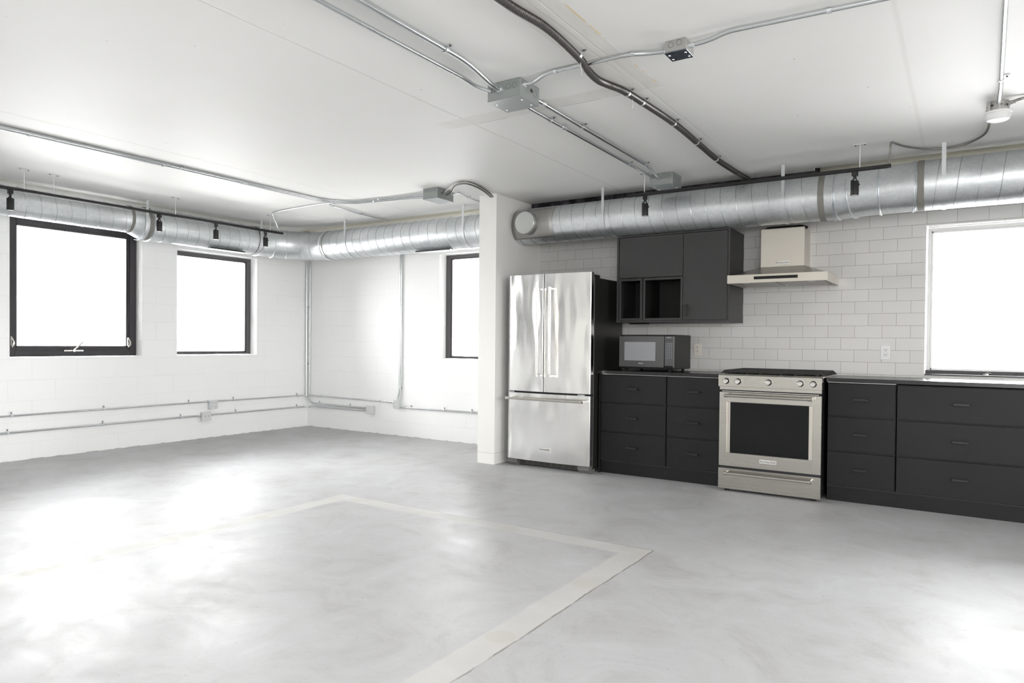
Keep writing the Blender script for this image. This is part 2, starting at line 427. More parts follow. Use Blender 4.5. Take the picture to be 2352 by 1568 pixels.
def cab_nodes(c):
    def f(t, b):
        n = N(t); P, x, y, z = n.pos()
        n.link(n.ramp(n.noise(P, 3, 3), [(.3, tuple(q*.92 for q in c)), (.7, tuple(q*1.08 for q in c))]), b.inputs['Base Color'])
        n.bump(n.noise(P, 250, 2), b, .05, .002)
    return f
M_cab = mat('anthracite_laminate', (.04, .04, .043), .5, spec=.3, nodes=cab_nodes((.0085, .0085, .0095)))
M_cabe = mat('anthracite_edge', (.03, .03, .03), .5)
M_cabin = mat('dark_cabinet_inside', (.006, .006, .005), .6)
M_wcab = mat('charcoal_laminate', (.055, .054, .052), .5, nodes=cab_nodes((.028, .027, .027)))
M_counter = mat('black_worktop', (.010, .010, .011), .24, spec=.5)
M_cedge = mat('pale_edge_strip', (.55, .55, .55), .3, .8)
M_fside = mat('fridge_side_grey', (.018, .0175, .015), .42)
M_gasket = mat('gasket_black', (.012, .011, .014), .6)
M_dglass = mat('dark_glass', (.006, .0065, .007), .06, spec=.3)
M_mglass = mat('microwave_black_glass', (.013, .014, .018), .05, spec=.9, coat=.6)
M_mwin = mat('microwave_window_mesh', (.20, .21, .225), .12, spec=.9, coat=.6)
M_iron = mat('cast_iron', (.010, .0095, .009), .6)
M_white = mat('white_plastic', (.68, .68, .67), .35)
M_outlet = mat('ivory_outlet', (.70, .66, .60), .4)
M_slot = mat('slot_dark', (.02, .02, .02), .6)
M_badge = mat('badge_silver', (.80, .79, .76), .3, .6)
M_ink = mat('badge_ink', (.03, .03, .03), .5)
M_print = mat('white_print', (.75, .76, .78), .5)
M_printd = mat('dim_print', (.22, .24, .28), .5)
M_wframe = mat('dark_window_frame', (.03, .027, .031), .42)
M_wframe_flare = mat('flare_lightened_frame', (.08, .075, .08), .42)  # frame albedo raised to stand in for window flare
M_wframew = mat('white_window_frame', (.80, .80, .79), .4)
M_gapdark = mat('painted_gap_darkness', (.018, .017, .018), .9, nodes=lambda t, b: (lambda n: n.link(n.ramp(n.noise(n.pos()[0], 14, 5), [(.4, (.010, .009, .010)), (.75, (.10, .09, .11))]), b.inputs['Base Color']))(N(t)))  # near-black colour stands in for the darkness of the ceiling gap
M_lens = mat('lamp_lens', (.8, .8, .78), .3)
def glass():
    m = bpy.data.materials.new('window_glass'); m.use_nodes = True; t = m.node_tree; t.nodes.clear()
    o = t.nodes.new('ShaderNodeOutputMaterial'); mx = t.nodes.new('ShaderNodeMixShader'); tr = t.nodes.new('ShaderNodeBsdfTransparent')
    gl = t.nodes.new('ShaderNodeBsdfGlossy'); fr = t.nodes.new('ShaderNodeFresnel'); fr.inputs[0].default_value = 1.45
    tr.inputs[0].default_value = (.965, .965, .965, 1); gl.inputs['Roughness'].default_value = .02
    t.links.new(fr.outputs[0], mx.inputs[0]); t.links.new(tr.outputs[0], mx.inputs[1]); t.links.new(gl.outputs[0], mx.inputs[2]); t.links.new(mx.outputs[0], o.inputs[0])
    return m
M_glass = glass()

# ---------------------------------------------------------------- room
XL, YB, YK, ZC = -7.59, 6.45, 6.30, 2.60
XR, YF = 3.6, -3.6
T = .24
def wall_grid(axis, p0, p1, lo, hi, z0, z1, holes):
    """slab between p0 and p1 on its normal axis, from lo to hi along the wall, with rectangular holes (a0,a1,b0,b1)"""
    mb = MB()
    us = sorted(set([lo, hi]+[h[0] for h in holes]+[h[1] for h in holes]))
    for i in range(len(us)-1):
        a, c = us[i], us[i+1]; mid = (a+c)/2
        hs = [h for h in holes if h[0] < mid < h[1]]
        spans = [(z0, z1)]
        for h in hs: spans = [(z0, h[2]), (h[3], z1)]
        for s0, s1 in spans:
            if axis == 'x': mb.box(p0, p1, a, c, s0, s1)
            else: mb.box(a, c, p0, p1, s0, s1)
    return mb
W1 = (2.894, 4.155, .985, 2.37); W2 = (4.56, 5.63, .99, 2.215); W3 = (-5.268, -4.20, .97, 2.217); W4 = (-.268, 1.40, .95, 2.118)
ADDED_L5 = (.55, 1.81, .985, 2.37); ADDED_L6 = (-1.0, .10, .985, 2.37)  # unseen left wall openings, added to supply daylight
ADDED_L7 = (-2.9, -1.7, .985, 2.37); ADDED_F9 = (.5, 3.3, .95, 2.35)  # unseen left and rear openings, added for more daylight on the kitchen side
ADDED_R7 = (-3.0, .2, .95, 2.3); ADDED_R8 = (2.0, 3.5, .95, 2.3)  # unseen right wall openings, added to brighten the left wall and partition
ST = dict(kind='structure')
wall_grid('x', XL-T, XL, YF-T, YB+T, 0, 2.70, [W1, W2, ADDED_L5, ADDED_L6, ADDED_L7]).build('wall_left', M_blockY, smooth=0, **ST)
wall_grid('y', YB, YB+T, XL, -3.983, 0, 2.70, [W3]).build('wall_back', M_blockX, smooth=0, **ST)
wall_grid('y', YK, YK+.10, -3.783, XR, 0, 2.70, [W4]).build('wall_kitchen', M_tile, smooth=0, **ST)
wall_grid('y', YK+.10, YK+.39, -3.983, XR, 0, 2.70, [W4]).build('wall_outer', M_reveal, smooth=0, **ST)
wall_grid('x', XR, XR+T, YF-T, YK+.39, 0, 2.70, [ADDED_R7, ADDED_R8]).build('wall_right', M_paint, smooth=0, **ST)
wall_grid('y', YF-T, YF, XL, XR, 0, 2.70, [ADDED_F9]).build('wall_front', M_paint, smooth=0, **ST)
MB().box(XL-T, XR+T, YF-T, YB+T, -.15, 0).build('floor', M_floor, smooth=0, **ST)
# ceiling planks stop short of the walls; a shallow recess runs round the room
m = MB(); m.box(-7.27, XR, YF, 6.0, ZC, 2.70); m.box(-3.783, -1.05, 6.0, 6.09, ZC, 2.70)
m.build('ceiling', M_ceil, smooth=0, **ST)
MB().box(XL-T, XR+T, YF-T, YB+T, 2.70, 2.80).build('ceiling_upper', M_cream, smooth=0, **ST)
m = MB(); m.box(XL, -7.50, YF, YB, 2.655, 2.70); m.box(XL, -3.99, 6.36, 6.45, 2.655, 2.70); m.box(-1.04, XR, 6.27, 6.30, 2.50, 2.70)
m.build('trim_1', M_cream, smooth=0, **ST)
m = MB(); m.box(-3.783, -1.05, 6.12, 6.30, 2.55, 2.66)  # dark strip painting the shaded gap above the kitchen tiles
m.build('gap_dark_strip', M_gapdark, smooth=0, **ST)
# wing wall beside the fridge
MB().box(-3.983, -3.783, 5.481, 6.0, .106, ZC).box(-3.983, -3.783, 6.0, YB+.1, .106, 2.70).build('wall_partition', M_paint, smooth=0, **ST)
m = MB(); m.box(-3.983, -3.7825, 5.4805, YB, 0, .104); m.box(-3.978, -3.787, 5.486, YB, .10, .107, 1)
m.build('baseboard_partition', [M_paint, M_slot], smooth=0, **ST)
def window(name, axis, w, plane, dirn, fw, mf, depth=.05, rev=(0, .2), sub=True, ft=None, fb=None):
    """frame built behind the wall face; dirn is +1/-1 towards outside"""
    loc = (plane, (w[0]+w[1])/2, w[2]) if axis == 'x' else ((w[0]+w[1])/2, plane, w[2])
    t = thing(name, None, None, loc, kind='structure')
    m = MB(); a, b_, c, d = w; f0, f1 = plane, plane+dirn*depth
    ft = ft or fw; fb = fb or fw
    def B(u0, u1, z0, z1, p0, p1, mi=0):
        if axis == 'x': m.box(p0, p1, u0, u1, z0, z1, mi, .002)
        else: m.box(u0, u1, p0, p1, z0, z1, mi, .002)
    g = .006
    B(a+g, a+fw, c+g, d-g, f0, f1); B(b_-fw, b_-g, c+g, d-g, f0, f1)
    B(a+fw, b_-fw, c+g, c+fb, f0, f1); B(a+fw, b_-fw, d-ft, d-g, f0, f1)
    m.build('window_frame', mf, t)
    # glazing bead, set back a little
    m = MB(); q0, q1 = plane+dirn*.012, plane+dirn*(depth-.012); e = .014
    B(a+fw, a+fw+e, c+fb, d-ft, q0, q1); B(b_-fw-e, b_-fw, c+fb, d-ft, q0, q1)
    B(a+fw, b_-fw, c+fb, c+fb+e, q0, q1); B(a+fw, b_-fw, d-ft-e, d-ft, q0, q1)
    m.build('glazing_bead', M_wframe_flare if mf is not M_wframew else M_wframew, t)
    m = MB(); q = plane+dirn*(depth*.5)
    B(a+fw, b_-fw, c+fb, d-ft, q, q+dirn*.006)
    m.build('glass_pane', M_glass, t, smooth=0)
    return t
w1 = window('window_1', 'x', W1, XL-.11, -1, .095, M_wframe, .06, fb=.10, ft=.09)
w2 = window('window_2', 'x', W2, XL-.12, -1, .065, M_wframe_flare, .06, fb=.03, ft=.045)
w3 = window('window_3', 'y', W3, YB+.12, 1, .075, M_wframe_flare, .06, fb=.022, ft=.04)
w4 = window('window_4', 'y', W4, YK+.12, 1, .03, M_wframew, .06, fb=.04, ft=.03)
window('added_window_5', 'x', ADDED_L5, XL-.11, -1, .09, M_wframe, .06)  # from here on the windows are out of view, added for daylight
window('added_window_6', 'x', ADDED_L6, XL-.11, -1, .09, M_wframe, .06)
window('added_window_8', 'y', ADDED_F9, YF-.11, -1, .07, M_wframe, .06)
window('added_window_9', 'x', ADDED_R7, XR+.11, 1, .07, M_wframe, .06)
window('added_window_7', 'x', ADDED_L7, XL-.11, -1, .09, M_wframe, .06)
window('added_window_10', 'x', ADDED_R8, XR+.11, 1, .07, M_wframe, .06)
portal('portal', (XL-.10, 3.52, 1.68), (0, -PI/2, 0), 1.38, 1.26)
portal('portal', (XL-.10, 5.1, 1.6), (0, -PI/2, 0), 1.22, 1.07)
portal('portal', (-4.73, YB+.11, 1.6), (-PI/2, 0, 0), 1.07, 1.24)
portal('portal', (.566, YK+.11, 1.53), (-PI/2, 0, 0), 1.66, 1.16)
portal('portal', (XL-.10, 1.18, 1.68), (0, -PI/2, 0), 1.38, 1.26)
portal('portal', (XL-.10, -.45, 1.68), (0, -PI/2, 0), 1.38, 1.1)
portal('portal', (1.9, YF-.10, 1.65), (PI/2, 0, 0), 2.8, 1.4)
portal('portal', (XL-.10, -2.3, 1.68), (0, -PI/2, 0), 1.38, 1.2)
portal('portal', (XR+.10, 2.75, 1.62), (0, PI/2, 0), 1.35, 1.5)
portal('portal', (XR+.10, -1.4, 1.62), (0, PI/2, 0), 1.35, 3.2)
# window 1 details: sash step, rounded glass corners, latches
m = MB(); xx = XL-.098
for (a, c, d, e_) in ((2.905, 2.975, .995, 2.36), (4.075, 4.145, .995, 2.36)):
    m.box(xx-.012, xx, a, c, d, e_, 0, .002)
m.box(xx-.012, xx, 2.975, 4.075, .995, 1.05, 0, .002)
m.build('sash', M_wframe, w1)
m = MB()
for yy, sy in ((2.989+.0, 1), (4.06-.0, -1)):
    for zz, sz in ((1.085, 1), (2.28, -1)):
        pts = [(yy, zz)] + [(yy+sy*.05*(1-math.sin(a)), zz+sz*.05*(1-math.cos(a))) for a in [PI/2*i/6 for i in range(7)]]
        m.prism(pts, 'x', XL-.135, XL-.128)
m.build('corner_gusset', M_wframe_flare, w1)
m = MB(); xx = XL-.095
m.box(xx, xx+.018, 3.405, 3.592, 1.040, 1.058, 0, .004); m.cyl((xx+.012, 3.49, 1.05), (xx+.04, 3.49, 1.05), .014, 14)
m.tube([(xx+.03, 3.485, 1.05), (xx+.04, 3.52, 1.085), (xx+.045, 3.572, 1.143)], .0075, 8)
m.build('latch_handle', M_bright, w1)
for yy in (2.950, 4.058):
    m = MB(); z0 = 1.085
    m.tube([(xx+.002, yy, z0), (xx+.026, yy+.006, z0+.02), (xx+.03, yy+.006, z0+.055), (xx+.012, yy-.004, z0+.09)], .0075, 8)
    m.box(xx, xx+.01, yy-.014, yy+.004, z0+.012, z0+.105, 0, .003)
    m.build('cam_lock', M_bright, w1)
# window 4 dark sill strip
m = MB(); m.box(W4[0]+.002, W4[1]-.002, YK-.0, YK+.125, .951, .962); m.box(W4[0]+.002, W4[1]-.002, YK+.10, YK+.122, .951, .990)
m.box(.32, .50, YK+.088, YK+.10, .957, .985, 0, .003)
m.build('window_sill', M_wframe, w4)
m = MB(); m.tube([(.112, YK+.07, .963), (.14, YK+.085, .978), (.165, YK+.09, .974)], .006, 8); m.box(.12, .15, YK+.085, YK+.099, .962, .975)
m.build('sill_catch', M_bright, w4)

# ---------------------------------------------------------------- ducts
def ring(c, nrm, r, n=48):
    c = Vector(c); a = Vector(nrm).normalized(); up = Vector((0, 0, 1)); s_ = a.cross(up).normalized(); u_ = s_.cross(a)
    return [c + (s_*math.cos(2*PI*j/n)+u_*math.sin(2*PI*j/n))*r for j in range(n)]
def ringpt(c, nrm, r, th):
    a = Vector(nrm).normalized(); up = Vector((0, 0, 1)); s_ = a.cross(up).normalized(); u_ = s_.cross(a)
    return Vector(c) + (s_*math.cos(th)+u_*math.sin(th))*r
def straight(mb, p0, p1, r, pitch=.125, phase=0, hand=1):
    p0 = Vector(p0); p1 = Vector(p1); d = p1-p0; L = d.length; a = d.normalized()
    mb.loft([ring(p0+a*(L*i/12), a, r) for i in range(13)], 0)
    n = int(L/pitch*36)
    path = [ringpt(p0+a*(L*i/n), a, r+.0005, hand*2*PI*(L*i/n)/pitch+phase) for i in range(n+1)]
    mb.tube(path, .0027, 6, 1)
def collar(name, c, nrm, r, w, mt, par, bead=False):
    m = MB(); a = Vector(nrm).normalized(); c = Vector(c)
    if bead:
        prof = [(-w/2, r), (-w/2+.003, r+.006), (-w/4, r+.009), (0, r+.003), (w/4, r+.009), (w/2-.003, r+.006), (w/2, r)]
    else:
        prof = [(-w/2, r), (-w/2+.002, r+.004), (w/2-.002, r+.004), (w/2, r)]
    rings = [ring(c+a*h, a, q) for h, q in prof] 
    m.loft(rings, 0, caps=False)
    return m.build(name, mt, par)
d1 = thing('air_duct', 'round galvanised duct above the left windows, turning the far corner to the white partition', 'duct', (-7.2, 3, 2.39))
m = MB(); straight(m, (-7.2, YF+.05, 2.40), (-7.2, 3.79, 2.40), .135, .127, 1.0, -1); m.build('duct_pipe', [M_galv, M_galvd], d1)
m = MB(); m.loft([ring((-7.2, 3.79, 2.40), (0, 1, -.0), .137), ring((-7.2, 3.81, 2.398), (0, 1, -.05), .140), ring((-7.2, 3.93, 2.378), (0, 1, -.15), .166), ring((-7.2, 3.95, 2.375), (0, 1, 0), .169)], 0)
m.build('duct_reducer', M_galv, d1)
collar('duct_collar', (-7.2, 3.79, 2.40), (0, 1, 0), .1365, .03, M_seal, d1)
collar('duct_collar', (-7.2, 3.955, 2.375), (0, 1, 0), .170, .035, M_seal, d1)
collar('duct_collar', (-7.2, 3.985, 2.375), (0, 1, 0), .170, .016, M_galv, d1, True)
m = MB(); straight(m, (-7.2, 3.96, 2.375), (-7.2, 5.30, 2.370), .169, .127, 0.4, -1); m.build('duct_pipe', [M_galv, M_galvd], d1)
# corner elbow, five gores about the centre (-6.62, 5.34)
R_ = .58; EC = Vector((-7.2+R_, 5.92-R_, 2.365)); m = MB(); seam = MB(); rings = []
for i in range(6):
    th = PI - (PI/2)*i/5
    c = EC + Vector((math.cos(th), math.sin(th), 0))*R_; nrm = Vector((math.sin(th), -math.cos(th), 0))
    c.z = 2.370 - .025*i/5
    rings.append(ring(c, nrm, .171)); 
    if 0 < i < 5: seam.loft([ring(c-nrm*.006, nrm, .170), ring(c-nrm*.003, nrm, .179), ring(c+nrm*.003, nrm, .179), ring(c+nrm*.006, nrm, .170)], 0, caps=False)
rings[0:0] = [ring((-7.2, 5.29, 2.37), (0, 1, 0), .171)]; rings.append(ring((-6.56, 5.92, 2.345), (1, 0, 0), .171))
m.loft(rings, 0); elb = m.build('duct_elbow', M_galv, d1, smooth=20); seam.build('seam_ring', M_galv, elb)
collar('duct_collar', (-7.2, 5.27, 2.37), (0, 1, 0), .170, .035, M_seal, d1)
collar('duct_collar', (-7.2, 5.32, 2.37), (0, 1, 0), .172, .018, M_galv, d1, True)
collar('duct_collar', (-6.58, 5.92, 2.345), (1, 0, 0), .172, .018, M_galv, d1, True)
collar('duct_collar', (-6.53, 5.92, 2.345), (1, 0, 0), .172, .020, M_seal, d1)
m = MB(); straight(m, (-6.56, 5.92, 2.345), (-3.95, 5.92, 2.34), .174, .127, 2.0, -1); m.build('duct_pipe', [M_galv, M_galvd], d1)
# small diffusers' dark slots under the duct, above windows 2 and 3
m = MB(); m.box(-7.20, -7.10, 4.66, 5.10, 2.198, 2.210, 0, .002); m.box(-7.105, -7.095, 4.66, 5.10, 2.199, 2.212, 1)
m.build('slot_register', [M_rod, M_slot], d1)
m = MB(); m.box(-5.10, -4.62, 5.83, 5.94, 2.160, 2.172, 0, .002); m.box(-5.10, -4.62, 5.822, 5.832, 2.161, 2.174, 1)
m.build('slot_register', [M_rod, M_slot], d1)

d2 = thing('air_duct', 'large round galvanised spiral duct above the kitchen cabinets, starting at the partition', 'duct', (-2, 5.92, 2.34))
m = MB(); straight(m, (-3.80, 5.92, 2.338), (-.93, 5.92, 2.338), .176, .127, 2.6, -1); m.build('duct_pipe', [M_galv, M_galvd], d2)
# offset elbow of short gores
cs = [((-.935, 5.92, 2.338), (1, 0, 0)), ((-.86, 5.918, 2.338), (1, -.02, .02)), ((-.845, 5.917, 2.338), (1, -.10, .0)), ((-.74, 5.905, 2.341), (1, -.20, .03)), ((-.55, 5.885, 2.345), (1, .0, .0)), ((-.34, 5.87, 2.345), (1, .16, .0)), ((-.27, 5.868, 2.346), (1, 0, 0))]
m = MB(); m.loft([ring(c, n_, .178) for c, n_ in cs], 0); m.build('duct_elbow', M_galv, d2, smooth=50)
for (c, n_, w, mt, bead) in (((-.950, 5.92, 2.338), (1, 0, 0), .045, M_seal, False), ((-.865, 5.918, 2.338), (1, .03, -.02), .016, M_galv, True), ((-.838, 5.917, 2.339), (1, -.12, 0), .016, M_galv, True), ((-.735, 5.905, 2.341), (1, -.22, .04), .016, M_galv, True), ((-.55, 5.885, 2.345), (1, -.03, 0), .018, M_galv, True), ((-.335, 5.87, 2.345), (1, .14, 0), .020, M_galv, True), ((-.285, 5.868, 2.346), (1, 0, 0), .045, M_seal, False)):
    collar('duct_collar', c, n_, .178, w, mt, d2, bead)
m = MB(); straight(m, (-.30, 5.868, 2.346), (XR-.02, 5.868, 2.346), .179, .127, .6, 1); m.build('duct_pipe', [M_galv, M_galvd], d2)
# saddle tap with a round cap, facing the room
m = MB(); rs = []
for i in range(9):
    x = -3.78+.46*i/8
    if x > -3.30: x = -3.30
    rs.append([Vector((x, 5.92-math.cos(a)*.180, 2.338+math.sin(a)*.180)) for a in [math.radians(-52+104*j/14) for j in range(15)]])
vs = [q for r_ in rs for q in r_]; m.add(vs, [(i*15+j, i*15+j+1, (i+1)*15+j+1, (i+1)*15+j) for i in range(8) for j in range(14)])
sad = m.build('saddle_plate', M_plate, d2); 
mod = sad.modifiers.new('thickness', 'SOLIDIFY'); mod.thickness = .003
m = MB(); ctr = Vector((-3.585, 5.80, 2.334))
m.lathe(ctr, (0, -1, 0), [(0, .106), (.105, .106), (.105, .102), (.10, .05)], 36); m.build('tap_collar', M_plate, d2)
m = MB(); m.lathe((ctr.x, 5.702, ctr.z), (0, -1, 0), [(0, .108), (.030, .108), (.034, .105), (.033, .098), (.030, .05), (.029, .001)], 40); m.build('end_cap', M_cap, d2)

# hanger straps
def make_strap(name, lab, pos, axis, c, cz, r, grp):
    top = (r+.003)*math.cos(math.radians(12))
    prof = [((r+.003)*math.cos(a), (r+.003)*math.sin(a)) for a in [math.radians(-110+122*i/24) for i in range(25)]]
    prof += [(top, ZC-cz-.02), (top, ZC-cz-.003), (top-.03, ZC-cz-.003)]
    w = .013; rings = []
    for (u, z) in prof:
        rings.append((u, z))
    m = MB(); vs = []; fs = []
    th = .0018
    for i, (u, z) in enumerate(prof):
        a = prof[max(i-1, 0)]; b_ = prof[min(i+1, len(prof)-1)]
        tx, tz = b_[0]-a[0], b_[1]-a[1]; L = math.hypot(tx, tz); nx, nz = tz/L, -tx/L
        quad = []
        for (s_, o_) in ((-w, 0), (w, 0), (w, th), (-w, th)):
            uu_, zz_ = u+nx*o_, z+nz*o_
            if axis == 'x': quad.append((pos+s_, c-uu_, cz+zz_))
            else: quad.append((c+uu_, pos+s_, cz+zz_))
        rings[i] = quad
    m.loft(rings, 0); 
    # screw head at the ceiling
    sx = (pos, c-top+.016) if axis == 'x' else (c+top-.016, pos)
    m.lathe((sx[0], sx[1], ZC-.004), (0, 0, -1), [(0, .007), (.004, .006), (.005, .002)], 12)
    return m.build(name, M_strap, label=lab, cat='strap', group=grp, smooth=30)
G = 'duct hanger straps'
make_strap('hanger_strap', 'galvanised strap holding the left duct just before the second window', 3.90, 'y', -7.2, 2.375, .172, G)
make_strap('hanger_strap', 'galvanised strap holding the left duct by the end of the black track', 5.27, 'y', -7.2, 2.37, .174, G)
make_strap('hanger_strap', 'galvanised strap holding the far duct next to the corner elbow', -6.13, 'x', 5.92, 2.344, .174, G)
make_strap('hanger_strap', 'galvanised strap holding the far duct beside the white partition', -4.39, 'x', 5.92, 2.34, .174, G)
make_strap('hanger_strap', 'galvanised strap holding the kitchen duct left of the wall cabinet', -2.79, 'x', 5.92, 2.338, .176, G)
make_strap('hanger_strap', 'galvanised strap holding the kitchen duct above the range hood', -1.225, 'x', 5.92, 2.338, .176, G)
make_strap('hanger_strap', 'galvanised strap holding the kitchen duct above the corner of the kitchen window', -.145, 'x', 5.868, 2.346, .179, G)

# ---------------------------------------------------------------- track lighting
def track(lab, axis, c, a0, a1, z, rods):
    loc = (c, (a0+a1)/2, z) if axis == 'y' else ((a0+a1)/2, c, z)
    t = thing('light_track', lab, 'track light', loc)
    m = MB()
    if axis == 'y':
        m.box(c-.017, c+.017, a0, a1, z, z+.022, 0, .001); m.box(c-.005, c+.005, a0, a1-.02, z-.003, z)
    else:
        m.box(a0, a1, c-.017, c+.017, z, z+.022, 0, .001); m.box(a0, a1-.02, c-.005, c+.005, z-.003, z)
    m.build('track_rail', M_blackm, t)
    for q in rods:
        p = (c, q) if axis == 'y' else (q, c)
        m = MB(); m.cyl((p[0], p[1], z+.02), (p[0], p[1], ZC-.004), .0032, 8)
        if axis == 'y': m.box(p[0]-.012, p[0]+.012, q-.045, q+.045, ZC-.006, ZC-.0005, 0, .001)
        else: m.box(q-.045, q+.045, c-.012, c+.012, ZC-.006, ZC-.0005, 0, .001)
        for s_ in (-.03, .03):
            pp = (p[0], q+s_) if axis == 'y' else (q+s_, c)
            m.lathe((pp[0], pp[1], ZC-.006), (0, 0, -1), [(0, .006), (.004, .005)], 8, 1)
        m.build('hanging_rod', [M_rod, M_slot], t)
    return t
track('long black light track hanging in front of the left duct', 'y', -6.668, .6, 5.29, 2.405, [1.4, 2.65, 2.875, 3.985, 5.12])
track('black light track hanging in front of the kitchen duct', 'x', 5.446, -2.405, -.45, 2.412, [-2.262, -.645])
def spotlight():
    t = thing('spotlight', 'x', 'spotlight', (0, 0, 0))
    m = MB(); m.box(-.017, .017, -.017, .017, -.032, 0, 0, .002); m.cyl((0, 0, -.032), (0, 0, -.045), .011, 14)
    m.build('track_adapter', M_blackm, t)
    m = MB(); m.tube(bend([(0, 0, -.042), (-.014, 0, -.056), (-.020, 0, -.075)], .01), .0055, 8); m.tube(bend([(0, 0, -.042), (.012, 0, -.056), (.018, 0, -.075)], .01), .004, 8)
    m.lathe((-.014, 0, -.066), (0, 1, 0), [(-.010, .011), (.010, .011)], 14)
    m.build('yoke', M_blackm, t)
    m = MB(); m.lathe((0, 0, -.066), (0, 0, -1), [(0, .020), (.002, .025), (.006, .027), (.100, .027), (.102, .0265), (.101, .024), (.094, .023)], 28)
    m.box(.025, .034, -.004, .004, -.10, -.090, 0, .001)
    hd = m.build('lamp_head', M_blackm, t)
    m = MB(); m.lathe((0, 0, -.155), (0, 0, -1), [(0, .022), (.0115, .0235), (.0125, .020), (.010, .005)], 24); m.build('lens', M_lens, hd)
    return t
sp0 = spotlight()
first = True
for x, y, z, rz, tilt, lab, g in (
    (-6.668, 2.548, 2.403, 0, 0, 'black cylinder spotlight nearest the left edge, above the first window', 'spotlights on the left track'),
    (-6.668, 3.819, 2.403, .4, .10, 'black cylinder spotlight in front of the duct reducer, between the two left windows', 'spotlights on the left track'),
    (-6.668, 4.435, 2.403, -.5, .06, 'black cylinder spotlight above the left part of the second window', 'spotlights on the left track'),
    (-6.668, 5.056, 2.403, .9, -.08, 'black cylinder spotlight next to the far end of the left track', 'spotlights on the left track'),
    (-2.255, 5.446, 2.410, .2, .05, 'black cylinder spotlight at the left end of the kitchen track, above the wall cabinet', 'spotlights on the kitchen track'),
    (-.675, 5.446, 2.410, -.3, -.03, 'black cylinder spotlight at the right end of the kitchen track, by the duct elbow', 'spotlights on the kitchen track')):
    o = sp0 if first else copy_tree(sp0, (x, y, z)); first = False
    o.location = (x, y, z); o.rotation_euler = (0, 0, rz); o['label'] = lab; o['group'] = g

# ---------------------------------------------------------------- conduit and boxes
def clamp(mb, p, along, r, out, mi=0):
    """one-hole strap: a half band round the pipe and a flat tab; out = vector from wall to pipe, along = pipe direction"""
    p = Vector(p); a = Vector(along).normalized(); n_ = Vector(out).normalized(); s_ = a.cross(n_)
    if s_.z < -0.1 or (abs(s_.z) < .1 and s_.x+s_.y < 0): s_ = -s_
    rr_ = r+.002
    for hw in (.009,):
        rings = []
        for i in range(13):
            th = -PI/2+PI*i/12+0
            d = n_*math.cos(th)+s_*math.sin(th)
            rings.append([p+d*rr_-a*hw, p+d*rr_+a*hw, p+d*(rr_+.002)+a*hw, p+d*(rr_+.002)-a*hw])
        mb.loft(rings, mi)
    c = p + s_*(rr_+.013) - n_*(r-.002)
    vs = []
    for da in (-.009, .009):
        for ds in (-.014, .014):
            for dn in (-.001, .001): vs.append(c+a*da+s_*ds+n_*dn)
    mb.add(vs, [(0,1,3,2),(4,6,7,5),(0,4,5,1),(2,3,7,6),(0,2,6,4),(1,5,7,3)], mi)
    mb.lathe(c+n_*.001, n_, [(0, .0055), (.004, .005), (.005, .001)], 10, mi+1)
def conduit(name, lab, pts, r, rad=.08, clamps=(), out=(0, 0, -1), grp=None, mt=None, conns=(), cat='conduit pipe'):
    path = bend(pts, rad, 7)
    c0 = Vector(pts[0])
    t = thing(name, lab, cat, pts[0], grp)
    m = MB(); m.tube(path, r, 14); m.build('pipe', mt or M_pipe, t)
    for (p, al) in clamps:
        m = MB(); clamp(m, p, al, r, out); m.build('pipe_strap', [M_strap, M_slot], t)
    for (p, al, L) in conns:
        m = MB(); a = Vector(al).normalized(); m.lathe(Vector(p)-a*L/2, a, [(0, r+.003), (L*.25, r+.004), (L*.5, r+.004), (L, r+.003)], 12)
        m.build('coupling', M_strap, t)
    return t
Y_, X_, Z_ = (0, 1, 0), (1, 0, 0), (0, 0, 1)
zc = 2.584
# ceiling, centre pair
conduit('conduit_pipe', 'thinner, straight steel ceiling conduit left of the bent one at the large junction box', [(-2.262, YF+.1, zc), (-2.262, 2.95, zc), (-2.190, 3.10, 2.56), (-2.190, 3.14, 2.56)][:2]+[(-2.262, 3.07, zc-.01), (-2.215, 3.14, 2.56)], .0115, .05, [((-2.262, 1.92, zc), Y_)], conns=[((-2.262, 1.86, zc), Y_, .06)])
conduit('conduit_pipe', 'thicker steel conduit on the ceiling, bending down into the front of the large junction box', [(-2.115, YF+.1, zc), (-2.115, 2.78, zc), (-2.142, 3.05, 2.553), (-2.142, 3.137, 2.553)], .0145, .10, [((-2.115, 2.62, zc), Y_)], conns=[((-2.142, 3.125, 2.553), Y_, .022)])
conduit('conduit_pipe', 'left one of two conduits between the large junction box and the kitchen track', [(-2.205, 3.335, 2.56), (-2.212, 3.42, zc), (-2.235, 5.45, zc), (-2.22, 5.515, 2.57)], .0115, .05, [((-2.2165, 3.80, zc), Y_), ((-2.23, 5.05, zc), Y_)], conns=[((-2.218, 3.98, zc), Y_, .05)])
conduit('conduit_pipe', 'right one of two conduits between the large junction box and the kitchen track', [(-2.080, 3.335, 2.56), (-2.10, 3.42, zc), (-2.125, 5.18, zc), (-2.150, 5.45, 2.555), (-2.150, 5.52, 2.555)], .0125, .09, [((-2.108, 4.02, zc), Y_), ((-2.123, 5.12, zc), Y_)], conns=[((-2.10, 3.52, zc), Y_, .03)])
